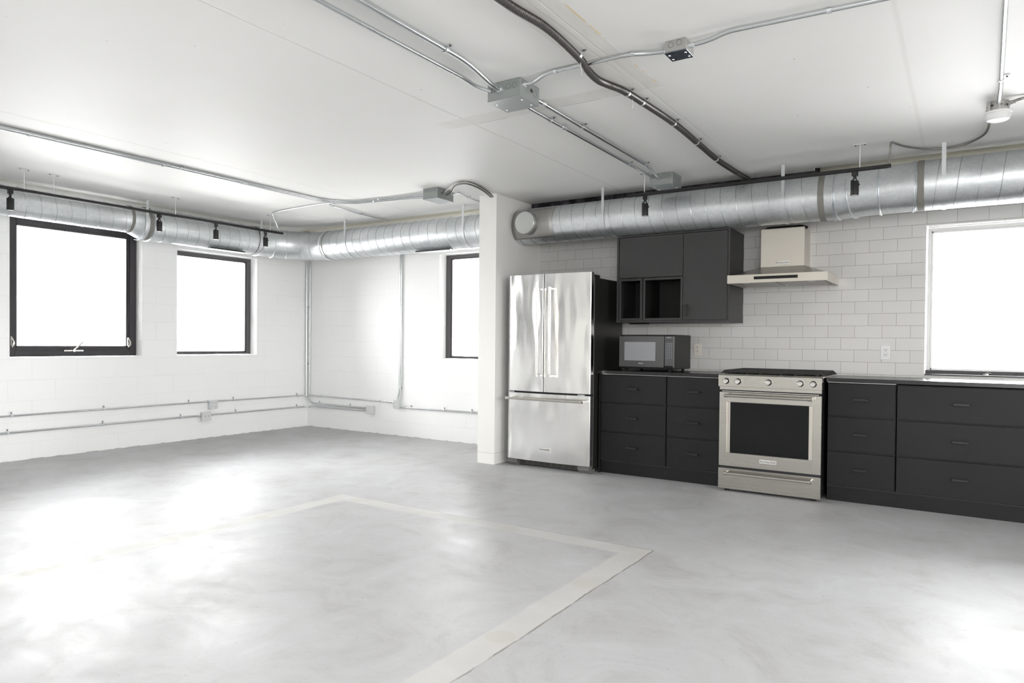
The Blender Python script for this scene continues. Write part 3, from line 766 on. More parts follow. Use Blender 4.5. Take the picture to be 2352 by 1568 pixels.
# cross run
conduit('conduit_pipe', 'thin steel conduit running across from the large junction box to the small square box', [(-2.02, 3.165, 2.565), (-1.95, 3.165, 2.567), (-1.86, 3.135, zc+.002), (-1.40, 3.14, zc+.002), (-1.30, 3.18, zc), (-1.205, 3.18, 2.575)], .0105, .07, [((-1.80, 3.136, zc+.002), X_), ((-1.375, 3.143, zc+.002), X_)], conns=[((-2.01, 3.165, 2.565), X_, .022), ((-1.215, 3.18, 2.575), X_, .02)])
conduit('conduit_pipe', 'thin steel conduit running right across the ceiling from the small square box', [(-1.105, 3.17, 2.572), (-1.0, 3.165, 2.575), (-.92, 3.145, zc+.002), (-.20, 3.19, zc+.002), (XR-.05, 3.30, zc+.002)], .0105, .07, [((-.5, 3.171, zc+.002), X_)], conns=[((-1.093, 3.17, 2.572), X_, .03)])
# left pair over the left duct side
conduit('conduit_pipe', 'thicker left ceiling conduit sweeping round a bend to the far junction box', [(-5.445, YF+.1, zc), (-5.445, 4.82, zc), (-5.28, 5.045, zc), (-4.70, 5.12, zc), (-4.257, 5.12, 2.56)], .0135, .22, [((-5.445, 2.19, zc), Y_), ((-5.445, 3.15, zc), Y_), ((-5.0, 5.082, zc), X_), ((-4.66, 5.125, zc), X_)], conns=[((-5.445, 3.9, zc), Y_, .05)])
conduit('conduit_pipe', 'thin left ceiling conduit alongside the thicker one, ending at the far junction box', [(-5.41, YF+.1, zc+.003), (-5.41, 4.78, zc+.003), (-5.26, 4.99, zc+.003), (-4.70, 5.065, zc+.003), (-4.257, 5.065, 2.575)], .009, .22, [((-5.41, 3.28, zc+.003), Y_), ((-4.9, 5.04, zc+.003), X_)])
conduit('conduit_pipe', 'short dull conduit on the ceiling between the pipe bend and the far duct', [(-5.44, 4.95, zc), (-5.56, 5.02, zc), (-5.63, 5.45, zc), (-5.66, 5.99, zc)], .0095, .05, [((-5.64, 5.52, zc), Y_)], conns=[((-5.55, 5.0, zc), (-.5, .6, 0), .04)])
conduit('conduit_pipe', 'short conduit leaving the right side of the far junction box towards the duct', [(-4.09, 5.175, 2.565), (-4.03, 5.19, zc), (-4.08, 5.45, zc), (-4.10, 5.72, zc), (-4.10, 5.98, zc)], .0085, .06, [((-4.075, 5.42, zc), Y_)])
conduit('conduit_pipe', 'pale steel conduit on the ceiling leading down to the smoke detector', [(.085, YF+.1, zc), (.105, 2.9, zc), (.108, 3.08, 2.560), (.112, 3.32, 2.560), (.116, 3.5, zc), (.138, 4.55, zc), (.138, 4.72, 2.57), (.138, 4.86, 2.57)], .0115, .06, [((.134, 4.45, zc), Y_)])

def cable(name, lab, pts, r, mt, corr=.0, clamps=(), step=None):
    t = thing(name, lab, 'flexible conduit', pts[0])
    sp_ = spline(pts, 10); st = step or r*.45
    P = resample(sp_, st)
    m = MB(); m.tube(P, r, 12, rf=lambda i: r*(1+corr*(1 if (i//1) % 2 else -1))); m.build('corrugated_sleeve', mt, t, smooth=0 if corr > .1 else 40)
    for (p, al) in clamps:
        m = MB(); clamp(m, p, al, r, (0, 0, -1)); m.build('pipe_strap', [M_strap, M_slot], t)
    return t
zf = 2.578
cable('flexible_conduit', 'dark corrugated flexible conduit snaking along the ceiling towards the kitchen duct', [(-1.63, -1.5, zf), (-1.60, .5, zf), (-1.61, 1.6, zf), (-1.609, 2.351, zf), (-1.583, 2.663, zf), (-1.601, 3.016, 2.568), (-1.618, 3.14, 2.555), (-1.645, 3.311, 2.566), (-1.640, 3.442, zf), (-1.612, 3.55, zf), (-1.596, 3.73, zf), (-1.573, 4.239, zf), (-1.586, 4.786, zf), (-1.600, 5.303, zf), (-1.580, 5.80, zf), (-1.56, 6.02, 2.578)], .0175, M_flex, .13,
      [((-1.598, 3.00, zf), Y_), ((-1.606, 3.60, zf), Y_), ((-1.594, 3.78, zf), Y_), ((-1.573, 4.24, zf), Y_), ((-1.583, 4.72, zf), Y_), ((-1.598, 5.22, zf), Y_)], step=.007)
cable('zip_tie_tail', 'thin clear tie tail hanging from the dark flexible conduit near the crossing pipe', [(-1.60, 3.03, 2.588), (-1.60, 3.035, 2.54), (-1.595, 3.04, 2.49)], .0014, M_white)['category'] = 'tie'
cable('zip_tie_tail', 'thin clear tie tail hanging from the dark flexible conduit past the patched ceiling', [(-1.60, 3.66, 2.59), (-1.60, 3.665, 2.55), (-1.60, 3.67, 2.51)], .0012, M_white)['category'] = 'tie'
cable('flexible_conduit', 'upper one of two grey flexible cables looping from junction box to partition top', [(-4.09, 5.03, 2.55), (-3.99, 4.98, 2.565), (-3.84, 4.90, 2.588), (-3.70, 4.89, 2.588), (-3.70, 5.05, 2.588), (-3.765, 5.30, 2.585), (-3.82, 5.475, 2.572)], .007, M_flexg, .08)
cable('flexible_conduit', 'lower one of two grey flexible cables looping from junction box to partition top', [(-4.09, 5.10, 2.55), (-4.0, 5.06, 2.556), (-3.88, 4.965, 2.585), (-3.76, 4.955, 2.588), (-3.75, 5.10, 2.588), (-3.795, 5.30, 2.585), (-3.845, 5.475, 2.572)], .007, M_flexg, .08)
cable('flexible_conduit', 'thin grey cable dropping from the ceiling pipe bend to the end of the left track', [(-5.43, 4.93, zc), (-5.70, 4.93, 2.59), (-6.16, 4.95, 2.59), (-6.42, 4.99, 2.59), (-6.52, 5.04, 2.585), (-6.60, 5.15, 2.51), (-6.66, 5.24, 2.432)], .0065, M_pipe, .06)
cable('flexible_conduit', 'thin grey cable looping from the smoke detector to the right end of the kitchen track', [(.085, 4.96, 2.57), (.10, 5.15, 2.588), (.104, 5.38, 2.588), (.075, 5.60, 2.588), (-.03, 5.78, 2.588), (-.16, 5.82, 2.588), (-.28, 5.75, 2.588), (-.38, 5.62, 2.588), (-.43, 5.51, 2.588), (-.452, 5.455, 2.582), (-.457, 5.448, 2.52), (-.462, 5.446, 2.44)], .0065, M_flexg, .08)
cable('flexible_conduit', 'grey armoured cable leaving the right side of the smoke detector', [(.195, 4.87, 2.575), (.30, 4.87, 2.588), (.60, 4.95, 2.588), (1.2, 5.0, 2.588), (2.4, 5.0, 2.588), (3.58, 5.0, 2.588)], .0085, M_flexg, .1)

def jbox(lab, x0, x1, y0, y1, z0, z1=ZC-.001, kos=(), side_kos=(), mt=None, cov=None, screws=True):
    t = thing('junction_box', lab, 'junction box', ((x0+x1)/2, (y0+y1)/2, z0))
    m = MB(); m.box(x0, x1, y0, y1, z0+.004, z1, 0, .002); m.build('box_body', mt or M_box, t)
    m = MB(); m.box(x0-.002, x1+.002, y0-.002, y1+.002, z0, z0+.004, 0, .001)
    for sx_, sy_ in ((.12, .3), (.88, .3), (.12, .8), (.88, .8)):
        if screws: m.lathe((x0+(x1-x0)*sx_, y0+(y1-y0)*sy_, z0), (0, 0, -1), [(0, .006), (.003, .005), (.004, .001)], 10, 1)
    m.build('cover_plate', [cov or M_boxl, M_bright], t)
    for (u, w, r) in kos:
        m = MB(); m.lathe((u, y0+.0005, w), (0, -1, 0), [(0, r), (.0012, r), (.0014, r-.003), (.0003, r-.0032)], 20); m.build('knockout', M_ko, t)
    for (u, w, r) in side_kos:
        m = MB(); m.lathe((x1-.0005, u, w), (1, 0, 0), [(0, r), (.0012, r), (.0014, r-.003), (.0003, r-.0032)], 20); m.build('knockout', M_ko, t)
    return t
b1 = jbox('large grey junction box in the middle of the ceiling where the conduits meet', -2.232, -2.018, 3.137, 3.335, 2.500, kos=[(-2.195, 2.560, .016), (-2.095, 2.565, .016), (-2.055, 2.565, .016)], side_kos=[(3.215, 2.558, .016), (3.250, 2.560, .013), (3.290, 2.555, .018)])
m = MB(); m.lathe((-2.018, 3.252, 2.560), (1, 0, 0), [(0, .011), (.0018, .011)], 18); m.build('open_knockout', M_slot, b1)
jbox('grey junction box on the ceiling behind the kitchen light track', -2.247, -2.043, 5.515, 5.72, 2.500, kos=[(-2.215, 2.57, .014), (-2.12, 2.57, .014), (-2.08, 2.57, .014)], side_kos=[(5.57, 2.565, .013), (5.65, 2.565, .013)])
jbox('grey junction box on the ceiling in front of the partition, left of the looping cables', -4.262, -4.088, 4.965, 5.205, 2.500, kos=[(-4.235, 2.575, .012), (-4.200, 2.575, .013), (-4.160, 2.577, .013), (-4.120, 2.577, .014)], side_kos=[(5.16, 2.56, .012)])
jbox('small square junction box with a dark blue grey underside plate on the ceiling', -1.207, -1.104, 3.132, 3.235, 2.542, mt=M_plate, cov=M_bluep, kos=[(-1.178, 2.578, .014), (-1.138, 2.582, .014)])

# smoke detector
t = thing('smoke_detector', 'round white smoke detector on a metal ceiling box, top right', 'smoke detector', (.138, 4.93, 2.49))
m = MB(); m.lathe((.138, 4.93, ZC-.001), (0, 0, -1), [(0, .055), (.055, .055)], 8)
for a in range(8):
    th = a*PI/4+.2; m.lathe((.138+.052*math.cos(th), 4.93+.052*math.sin(th), 2.575), (math.cos(th), math.sin(th), 0), [(0, .006), (.004, .006)], 10, 1)
m.box(.085, .10, 4.88, 4.90, 2.545, 2.60, 0, .001); m.cyl((.185, 4.88, 2.573), (.215, 4.87, 2.575), .012, 12)
m.build('ceiling_box', [M_plate, M_slot], t)
m = MB(); m.lathe((.138, 4.93, 2.545), (0, 0, -1), [(0, .068), (.006, .070), (.012, .068), (.014, .064), (.034, .062), (.046, .056), (.050, .048), (.050, .002)], 40)
m.build('detector_cover', M_white, t)
m = MB(); m.lathe((.138, 4.93, 2.521), (0, 0, -1), [(0, .0635), (.003, .0635)], 40); m.lathe((.15, 4.91, 2.4955), (0, 0, -1), [(0, .008), (.002, .007)], 12); m.build('vent_slot', M_rod, t)

# wall conduits
xo = XL+.016; yo = YB-.016
conduit('conduit_pipe', 'upper horizontal steel conduit on the left block wall, left of the wall outlet', [(xo, YF+.1, .436), (xo, 4.90, .434), (xo+.008, 4.945, .440)], .0105, .05, [((xo, 2.904, .436), Y_), ((xo, 3.747, .436), Y_), ((xo, 4.698, .436), Y_)], (1, 0, 0), conns=[((xo+.006, 4.935, .439), Y_, .02)])
conduit('conduit_pipe', 'upper horizontal steel conduit between the left wall outlet and the outlet on the far wall', [(xo+.008, 5.04, .440), (xo, 5.10, .434), (xo, 6.30, .425), (xo+.06, yo, .423), (-7.2, yo, .424), (-5.985, yo, .415), (-5.95, yo-.008, .410)], .0105, .1, [((xo, 5.289, .433), Y_), ((xo, 6.263, .426), Y_)], (1, 0, 0), conns=[((-7.32, yo, .424), X_, .02), ((-6.192, yo, .418), X_, .02)])
conduit('conduit_pipe', 'lower horizontal steel conduit on the left block wall, left of the white two-hole plate', [(xo, YF+.1, .274), (xo, 4.78, .275), (xo+.008, 4.845, .268)], .0115, .05, [((xo, 2.872, .274), Y_), ((xo, 3.738, .275), Y_), ((xo, 4.60, .275), Y_)], (1, 0, 0), conns=[((xo+.006, 4.835, .268), Y_, .02)])
conduit('conduit_pipe', 'lower horizontal steel conduit from the white two-hole plate round the corner to the white box', [(xo+.008, 4.96, .268), (xo, 5.02, .275), (xo, 6.28, .272), (xo+.06, yo, .272), (-7.2, yo, .276), (-6.43, yo-.006, .282)], .0115, .1, [((xo, 5.32, .275), Y_), ((xo, 6.26, .272), Y_)], (1, 0, 0), conns=[((-7.33, yo, .275), X_, .02)])
conduit('conduit_pipe', 'thick vertical steel conduit in the far corner, bending along the wall to the white box', [(-7.562, yo-.03, 2.25), (-7.562, yo-.03, .40), (-7.48, yo, .317), (-7.2, yo, .318), (-6.43, yo-.006, .315)], .0125, .14, [((-7.562, yo-.03, 1.63), Z_), ((-7.562, yo-.03, .855), Z_), ((-7.336, yo, .317), X_), ((-6.75, yo, .316), X_)], (0, -1, 0))
conduit('conduit_pipe', 'thin vertical steel conduit in the far corner beside the thick one', [(-7.53, yo, 2.25), (-7.53, yo, .424)], .008, .05, [], (0, -1, 0))
conduit('conduit_pipe', 'vertical steel conduit on the far wall dropping to the wall outlet', [(-5.880, yo, 2.27), (-5.880, yo, .56), (-5.90, yo-.01, .47), (-5.90, yo-.012, .43)], .0105, .08, [((-5.88, yo, 1.625), Z_), ((-5.88, yo, .60), Z_)], (0, -1, 0))
conduit('conduit_pipe', 'second thin vertical conduit touching the one on the far wall', [(-5.855, yo, 2.27), (-5.855, yo, .66), (-5.87, yo-.01, .43)], .0075, .08, [], (0, -1, 0))
conduit('conduit_pipe', 'horizontal steel conduit on the far wall from the outlet to behind the partition', [(-5.86, yo-.008, .352), (-5.80, yo, .357), (-5.2, yo, .362), (-4.0, yo, .372)], .0105, .05, [((-5.69, yo, .358), X_), ((-5.17, yo, .3625), X_), ((-4.764, yo, .365), X_)], (0, -1, 0))

def plate_box(name, lab, cat, face, c, u, z, w, h, dep, style, cham=.0):
    """wall box on a plane: face 'x' (left wall, facing +X) or 'y' (back wall, facing -Y)"""
    loc = (c+dep, u, z-h/2) if face == 'x' else (u, c-dep, z-h/2)
    t = thing(name, lab, cat, loc)
    def bx(m, u0, u1, z0, z1, d0, d1, mi=0, b=.0):
        if face == 'x': m.box(c+d0, c+d1, u0, u1, z0, z1, mi, b)
        else: m.box(u0, u1, c-d1, c-d0, z0, z1, mi, b)
    m = MB(); bx(m, u-w*.45, u+w*.45, z-h*.46, z+h*.46, .0005, dep, 0, .003); m.build('box_body', M_strap, t)
    m = MB()
    if style == 'steel':
        cut = .012; pts = [(-w/2+cut, -h/2), (w/2-cut, -h/2), (w/2, -h/2+cut), (w/2, h/2-cut), (w/2-cut, h/2), (-w/2+cut, h/2), (-w/2, h/2-cut), (-w/2, -h/2+cut)]
        if face == 'x': m.prism([(u+a, z+b_) for a, b_ in pts], 'x', c+dep, c+dep+.004)
        else: m.prism([(u+a, z+b_) for a, b_ in pts], 'y', c-dep-.004, c-dep)
        m.build('cover_plate', M_strap, t)
        m = MB()
        for s_ in (-1, 1):
            bx(m, u+s_*w*.22-w*.17, u+s_*w*.22+w*.17, z-h*.36, z+h*.36, dep+.003, dep+.007, 0, .002)
            for zz in (-.2, .2):
                for q in (-.007, .007): bx(m, u+s_*w*.22+q-.0015, u+s_*w*.22+q+.0015, z+h*zz-.004, z+h*zz+.004, dep+.0065, dep+.0075, 1)
        m.build('receptacle', [M_white, M_slot], t)
    else:
        bx(m, u-w/2, u+w/2, z-h/2, z+h/2, dep, dep+.006, 0, .002); m.build('cover_plate', M_white, t)
        m = MB()
        holes = style
        for q in holes:
            p = (c+dep+.005, u+q, z+.004) if face == 'x' else (u+q, c-dep-.005, z+.004)
            m.lathe(p, (1, 0, 0) if face == 'x' else (0, -1, 0), [(0, .0055), (.002, .005)], 12)
        if holes: m.build('screw_hole', M_slot, t)
    return t
plate_box('wall_outlet', 'steel outlet box with clipped corners on the left block wall, above the white two-hole plate', 'outlet', 'x', XL, 4.992, .398, .108, .108, .052, 'steel')
plate_box('blank_wall_plate', 'white square plate with two screw holes on the left block wall below the outlet', 'wall plate', 'x', XL, 4.900, .262, .118, .110, .052, [-.022, .022])
plate_box('wall_outlet', 'steel outlet box on the far wall at the foot of the vertical conduit', 'outlet', 'y', YB, -5.900, .392, .100, .100, .050, 'steel')
plate_box('blank_wall_plate', 'plain white box on the far wall where two low conduits end', 'wall plate', 'y', YB, -6.355, .300, .120, .105, .050, [])
for x, z, lab in ((-2.073, 1.127, 'double power outlet on the tiles just right of the microwave'), (-.537, 1.124, 'double power outlet on the tiles between the cooker and the window')):
    t = thing('power_outlet', lab, 'outlet', (x, YK, z-.057), 'kitchen power outlets')
    m = MB(); m.box(x-.036, x+.036, YK-.006, YK-.0005, z-.058, z+.058, 0, .002); m.build('cover_plate', M_white if x > -1 else M_outlet, t)
    m = MB(); m.box(x-.017, x+.017, YK-.0085, YK-.005, z-.034, z+.034, 0, .001)
    for zz in (-.018, .018):
        for q in (-.0065, .0065): m.box(x+q-.0015, x+q+.0015, YK-.0092, YK-.008, z+zz, z+zz+.008, 1)
        m.lathe((x, YK-.008, z+zz-.006), (0, -1, 0), [(0, .003), (.0012, .003)], 10, 1)
    m.build('receptacle', [M_white if x > -1 else M_outlet, M_slot], t)

# ---------------------------------------------------------------- kitchen: base cabinets
YD = 5.715     # drawer front plane
def cabinet(lab, x0, x1, hx, grp='drawer base cabinets'):
    t = thing('base_cabinet', lab, 'cabinet', ((x0+x1)/2, YD+.3, .10), grp)
    m = MB(); m.box(x0, x1, YD+.021, YK-.01, .118, .895); m.build('carcass', M_cabin, t, smooth=0)
    for i, (z0, z1, hz) in enumerate(((.120, .375, .251), (.386, .638, .514), (.649, .892, .775))):
        d = MB(); d.box(x0+.003, x1-.003, YD, YD+.020, z0, z1, 0, .0015); dd = d.build('drawer', M_cab, t)
        h = MB(); h.box(hx-.050, hx+.050, YD-.028, YD-.016, hz-.010, hz+.010, 0, .002)
        h.box(hx-.046, hx-.036, YD-.018, YD, hz-.008, hz+.008); h.box(hx+.036, hx+.046, YD-.018, YD, hz-.008, hz+.008)
        h.build('handle', M_blackm, dd)
    return t
cabinet('dark grey three drawer base cabinet beside the fridge, below the microwave', -2.775, -2.152, -2.462)
cabinet('dark grey three drawer base cabinet touching the left side of the cooker', -2.146, -1.672, -1.91)
cabinet('narrow dark grey three drawer base cabinet just right of the cooker', -.872, -.416, -.642)
cabinet('wide dark grey three drawer base cabinet below the kitchen window', -.410, .376, -.018)
cabinet('dark grey three drawer base cabinet furthest right under the worktop', .382, 1.32, .85)
MB().box(-2.790, -2.777, YD-.002, YK-.01, .0, .897, 0, .001).build('end_panel', M_cab, label='thin dark end panel between the fridge and the drawers', cat='panel')
m = MB(); m.box(-2.775, -1.672, YD+.030, YD+.046, .0, .114, 0, .001); m.box(-2.775, -1.672, YD+.027, YD+.046, .108, .1145, 1, 0)
m.build('plinth', [M_cab, M_cabe], label='dark kick board under the drawers left of the cooker', cat='kick board', group='kick boards')
m = MB(); m.box(-.872, 1.32, YD+.030, YD+.046, .0, .114, 0, .001); m.box(-.872, 1.32, YD+.027, YD+.046, .108, .1145, 1, 0)
m.build('plinth', [M_cab, M_cabe], label='dark kick board under the drawers right of the cooker', cat='kick board', group='kick boards')
for x0, x1, lab, ux in ((-2.805, -1.668, 'black worktop left of the cooker with the microwave on it', (-2.775, -1.672)), (-.880, 1.34, 'black worktop right of the cooker below the window', (-.872, .376))):
    t = thing('worktop', lab, 'worktop', ((x0+x1)/2, 6.0, .90), 'black worktops')
    m = MB(); m.box(x0, x1, YD-.018, YK-.001, .902, .932, 0, .003); m.build('top_slab', M_counter, t)
    m = MB(); m.box(ux[0], ux[1] if x0 < -2 else -.416, YD+.0, YD+.012, .8975, .9015); m.build('edge_strip', M_cedge, t, smooth=0)
# ---------------------------------------------------------------- wall cabinet
XA, XB, YU, Z0, Z1 = -2.700, -1.667, 5.874, 1.368, 2.156
t = thing('wall_cabinet', 'charcoal wall cabinet with two open niches hanging over the microwave', 'cabinet', ((XA+XB)/2, 6.1, Z0))
m = MB(); f = YU+.004
m.box(XA, XA+.018, YU, YK-.001, Z0, Z1, 0, .001); m.box(XB-.018, XB, YU, YK-.001, Z0, Z1, 0, .001)
m.box(XA+.018, XB-.018, YU, YK-.001, Z1-.012, Z1); m.box(XA+.018, XB-.018, YU, YK-.001, Z0, Z0+.016)
m.box(-2.082, -2.066, YU+.02, YK-.02, Z0+.016, Z1-.012)
m.build('carcass', M_wcab, t)
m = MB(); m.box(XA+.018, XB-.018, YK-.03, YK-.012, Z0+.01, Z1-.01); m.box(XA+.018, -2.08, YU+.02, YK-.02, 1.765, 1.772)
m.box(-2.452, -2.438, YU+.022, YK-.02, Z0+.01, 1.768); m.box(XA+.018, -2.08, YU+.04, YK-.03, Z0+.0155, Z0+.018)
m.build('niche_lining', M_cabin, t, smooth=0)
m = MB(); m.box(-2.676, -2.074, YU-.001, YU+.018, 1.772, 2.140, 0, .0015); m.build('flap_door', M_wcab, t)
m = MB(); m.box(-2.070, -1.688, YU-.001, YU+.018, 1.386, 2.140, 0, .0015); dd = m.build('tall_door', M_wcab, t)
m = MB(); m.box(-2.046, -2.026, YU-.030, YU-.018, 1.419, 1.520, 0, .002); m.box(-2.043, -2.029, YU-.020, YU, 1.424, 1.434); m.box(-2.043, -2.029, YU-.020, YU, 1.505, 1.515); m.build('handle', M_blackm, dd)
for a, c in ((-2.676, -2.450), (-2.442, -2.074)):
    m = MB(); q = .020
    m.box(a, a+q, YU+.0, YU+.018, 1.386, 1.766, 0, .001); m.box(c-q, c, YU, YU+.018, 1.386, 1.766, 0, .001)
    m.box(a+q, c-q, YU, YU+.018, 1.386, 1.386+q, 0, .001); m.box(a+q, c-q, YU, YU+.018, 1.766-q, 1.766, 0, .001)
    m.build('niche_frame', M_wcab, t)
m = MB(); m.box(-2.62, -2.44, YU+.10, YU+.16, Z0-.012, Z0-.001, 0, .003); m.build('underside_bracket', M_black, t)

# ---------------------------------------------------------------- fridge
def arc_front(x0, x1, y0, yb, bulge, rc, n=18, rl=True, rrt=True):
    pts = []
    for i in range(n+1):
        tt = i/n; x = x0+(x1-x0)*tt; pts.append([x, y0-bulge*(1-(2*tt-1)**2)])
    return pts
t = thing('refrigerator', 'stainless steel french door fridge with a bottom freezer drawer, beside the white partition', 'fridge', (-3.25, 5.9, 0))
FX0, FX1, FY = -3.700, -2.797, 5.552
m = MB(); m.box(FX0+.012, FX1-.012, 5.640, 6.25, .035, 1.772, 0, .004); m.build('fridge_body', M_fside, t)
m = MB(); m.box(FX0+.016, FX1-.018, 5.600, 5.645, .075, 1.800, 0, .002); m.build('door_gasket', M_gasket, t)
def door_panel(x0, x1, z0, z1, left_round, right_round, cen=-3.2485, half=.4515):
    """gently bowed front: depth depends on the distance from the fridge's centre line"""
    fr = []
    n = 22
    yf = lambda x: FY - .026*(1-((x-cen)/half)**2)
    for i in range(n+1):
        x = x0+(x1-x0)*i/n; y = yf(x)
        fr.append((x, y))
    pts = []
    if left_round:
        pts.append((x0+.006, 5.606)); pts.append((x0+.003, FY+.030)); pts.append((x0+.010, FY+.022)); pts.append((x0+.036, FY-.001)); pts.append((x0+.042, yf(x0+.042)+.0005))
        pts += [q for q in fr if q[0] > x0+.05]
    else:
        pts.append((x0, 5.606)); pts.append((x0, yf(x0)+.003)); pts.append((x0+.003, yf(x0+.003))); pts += fr[1:]
    if right_round:
        pts = [q for q in pts if q[0] < x1-.008]
        pts.append((x1-.006, FY-.0005)); pts.append((x1-.001, FY+.003)); pts.append((x1, FY+.010)); pts.append((x1, 5.606))
    else:
        pts[-1] = (x1-.003, yf(x1-.003)); pts.append((x1, yf(x1)+.003)); pts.append((x1, 5.606))
    m = MB(); m.prism(pts, 'z', z0, z1); return m
def vhandle(x, z0, z1, yd, par):
    m = MB(); y = yd-.066
    m.cyl((x, y, z0), (x, y, z1), .0115, 20)
    for z, s_ in ((z0, 1), (z1, -1)):
        m.lathe((x, y, z-s_*.004), (0, 0, s_), [(0, .010), (.002, .0135), (.026, .0135), (.028, .0115)], 20, 1)
        m.box(x-.009, x+.009, y, yd+.006, z+s_*.002 if s_ > 0 else z-.020, z+.020 if s_ > 0 else z-.002, 1, .003)
    return m.build('handle', [M_steel, M_bright], par)
dl = door_panel(FX0, -3.278, .720, 1.812, True, False).build('left_door', M_fridge, t, smooth=25)
dr = door_panel(-3.270, FX1, .720, 1.812, False, True).build('right_door', M_fridge, t, smooth=25)
vhandle(-3.305, .862, 1.680, 5.527, dl); vhandle(-3.172, .862, 1.680, 5.527, dr)
df = door_panel(FX0, FX1, .072, .702, True, True).build('freezer_drawer', M_fridge, t, smooth=25)
m = MB(); y = 5.470; z = .652
m.cyl((-3.645, y, z), (-2.838, y, z), .0125, 20)
for x, s_ in ((-3.650, 1), (-2.832, -1)):
    m.lathe((x, y, z), (s_, 0, 0), [(0, .010), (.002, .0145), (.028, .0145), (.030, .0125)], 20, 1)
    m.box(x+s_*.004, x+s_*.024, y, FY+.006, z-.010, z+.010, 1, .003)
m.build('handle', [M_steel, M_bright], df)
def badge(x, y, z, w, h, par, size, mt=M_badge):
    m = MB(); m.box(x-w/2, x+w/2, y-.004, y+.004, z-h/2, z+h/2, 0, .0015)
    Mx = Matrix.Translation((x, y-.0045, z)) @ Matrix.Rotation(PI/2, 4, 'X')
    m.text('KitchenAid', size, Mx, 1); return m.build('name_badge', [mt, M_ink], par)
badge(-3.245, 5.524, .188, .118, .030, df, .0235)
m = MB(); m.box(FX0+.02, FX1-.02, 5.575, 5.605, .704, .718, 0); m.box(-2.93, -2.86, 5.560, 5.60, .703, .712, 1, .001); m.box(-3.68, -3.62, 5.565, 5.60, .704, .714, 1, .001); m.build('hinge_rail', [M_gasket, M_strap], t)
m = MB(); m.box(-2.945, -2.812, 5.59, 5.76, 1.772, 1.800, 0, .006); m.build('hinge_cover', M_fside, t); m = MB(); m.box(-3.69, -3.57, 5.59, 5.72, 1.772, 1.800, 0, .006); m.build('hinge_cover', M_fside, t)
m = MB(); m.box(-3.58, -2.95, 5.62, 5.645, .012, .070, 0, .002)
for k_ in range(9):
    xx = -3.56+k_*.067
    for r_ in range(4): m.box(xx, xx+.05, 5.617, 5.6205, .020+.012*r_, .025+.012*r_, 1)
m.build('base_grille', [mat('grille_grey', (.07, .066, .06), .5), M_slot], t)
for x in (-3.638, -2.872):
    m = MB(); m.prism([(5.575, .066), (5.575, .030), (5.600, .001), (5.70, .001), (5.70, .066)], 'x', x-.055, x+.055); m.build('foot_cover', mat('foot_grey', (.16, .155, .145), .45) if x < -3 else bpy.data.materials['foot_grey'], t)

# ---------------------------------------------------------------- cooker
RX0, RX1 = -1.655, -.893; RY = 5.585
t = thing('range_cooker', 'freestanding stainless steel gas cooker with five knobs between the drawer units', 'cooker', (-1.274, 5.9, 0))
m = MB(); m.box(RX0+.004, RX1-.002, RY+.035, 6.26, .03, .915, 0, .002); m.build('cooker_body', M_black, t)
m = MB(); m.prism([(RY-.004, .842), (RY-.004, .930), (RY+.006, .938), (RY+.08, .938), (RY+.08, .842)], 'x', RX0-.008, RX1+.002)
m.box(RX0+.0, RX1, RY+.004, RY+.06, .815, .841, 0, .001)
cp = m.build('control_panel', M_steel, t)
m = MB(); m.box(RX0+.01, RX1-.002, RY+.018, RY+.05, .800, .814, 0); m.box(RX0+.02, RX1-.02, RY+.006, RY+.018, .801, .806, 1); m.build('vent_trim', [M_gasket, M_bright], t)
for i_, x in enumerate((-1.601, -1.508, -1.275, -1.043, -.951)):
    m = MB(); z = .885; y = RY-.004
    m.lathe((x, y, z), (0, -1, 0), [(0, .0245), (.004, .0245), (.005, .021)], 28, 1)
    m.lathe((x, y-.004, z), (0, -1, 0), [(0, .0175), (.006, .018), (.010, .0205), (.030, .0195), (.033, .0165), (.0325, .002)], 28, 0)
    a = random.uniform(0, 6); m.box(x-.0015, x+.0015, y-.038, y-.030, z+.002, z+.017, 0)
    m.build('control_knob', [M_bright, M_blackm], cp)
m = MB()
dz0, dz1 = .205, .797
gx0, gx1, gz0, gz1 = -1.596, -.953, .312, .718
m.box(RX0, gx0, RY, RY+.034, dz0, dz1, 0, .002); m.box(gx1, RX1+.001, RY, RY+.034, dz0, dz1, 0, .002)
m.box(gx0-.002, gx1+.002, RY, RY+.034, gz1, dz1, 0, .002); m.box(gx0-.002, gx1+.002, RY, RY+.034, dz0, gz0, 0, .002)
od = m.build('oven_door', M_steel, t)
m = MB(); m.box(gx0, gx1, RY+.010, RY+.02, gz0, gz1, 0); m.build('window_surround', M_hood, od, smooth=0)
m = MB(); m.box(-1.568, -.980, RY+.004, RY+.012, gz0+.001, gz1-.001, 0, .001); m.build('oven_glass', M_dglass, od)
def hbar(z, par, x0=-1.600, x1=-.948):
    m = MB(); y = RY-.060
    m.cyl((x0+.01, y, z), (x1-.01, y, z), .0115, 20)
    for x, s_ in ((x0, 1), (x1, -1)):
        m.lathe((x, y, z), (s_, 0, 0), [(0, .011), (.002, .0145), (.026, .0145), (.028, .012)], 20, 0)
        m.box(x+s_*.004, x+s_*.020, y, RY+.004, z-.010, z+.010, 0, .003)
    return m.build('handle', [M_steel, M_bright], par)
hbar(.773, od)
badge(-1.272, RY-.002, .266, .125, .030, od, .025)
m = MB(); m.box(RX0+.006, RX1-.004, RY+.012, RY+.04, .186, .206); m.build('door_gap', M_gasket, t)
m = MB(); m.box(RX0-.003, RX1+.001, RY, RY+.034, .022, .187, 0, .002); sd = m.build('storage_drawer', M_steel, t); hbar(.155, sd)
for x in (-1.60, -.945):
    for y in (RY+.05, 6.18):
        m = MB(); m.cyl((x, y, .001), (x, y, .032), .018, 16); m.build('foot', M_black, t)
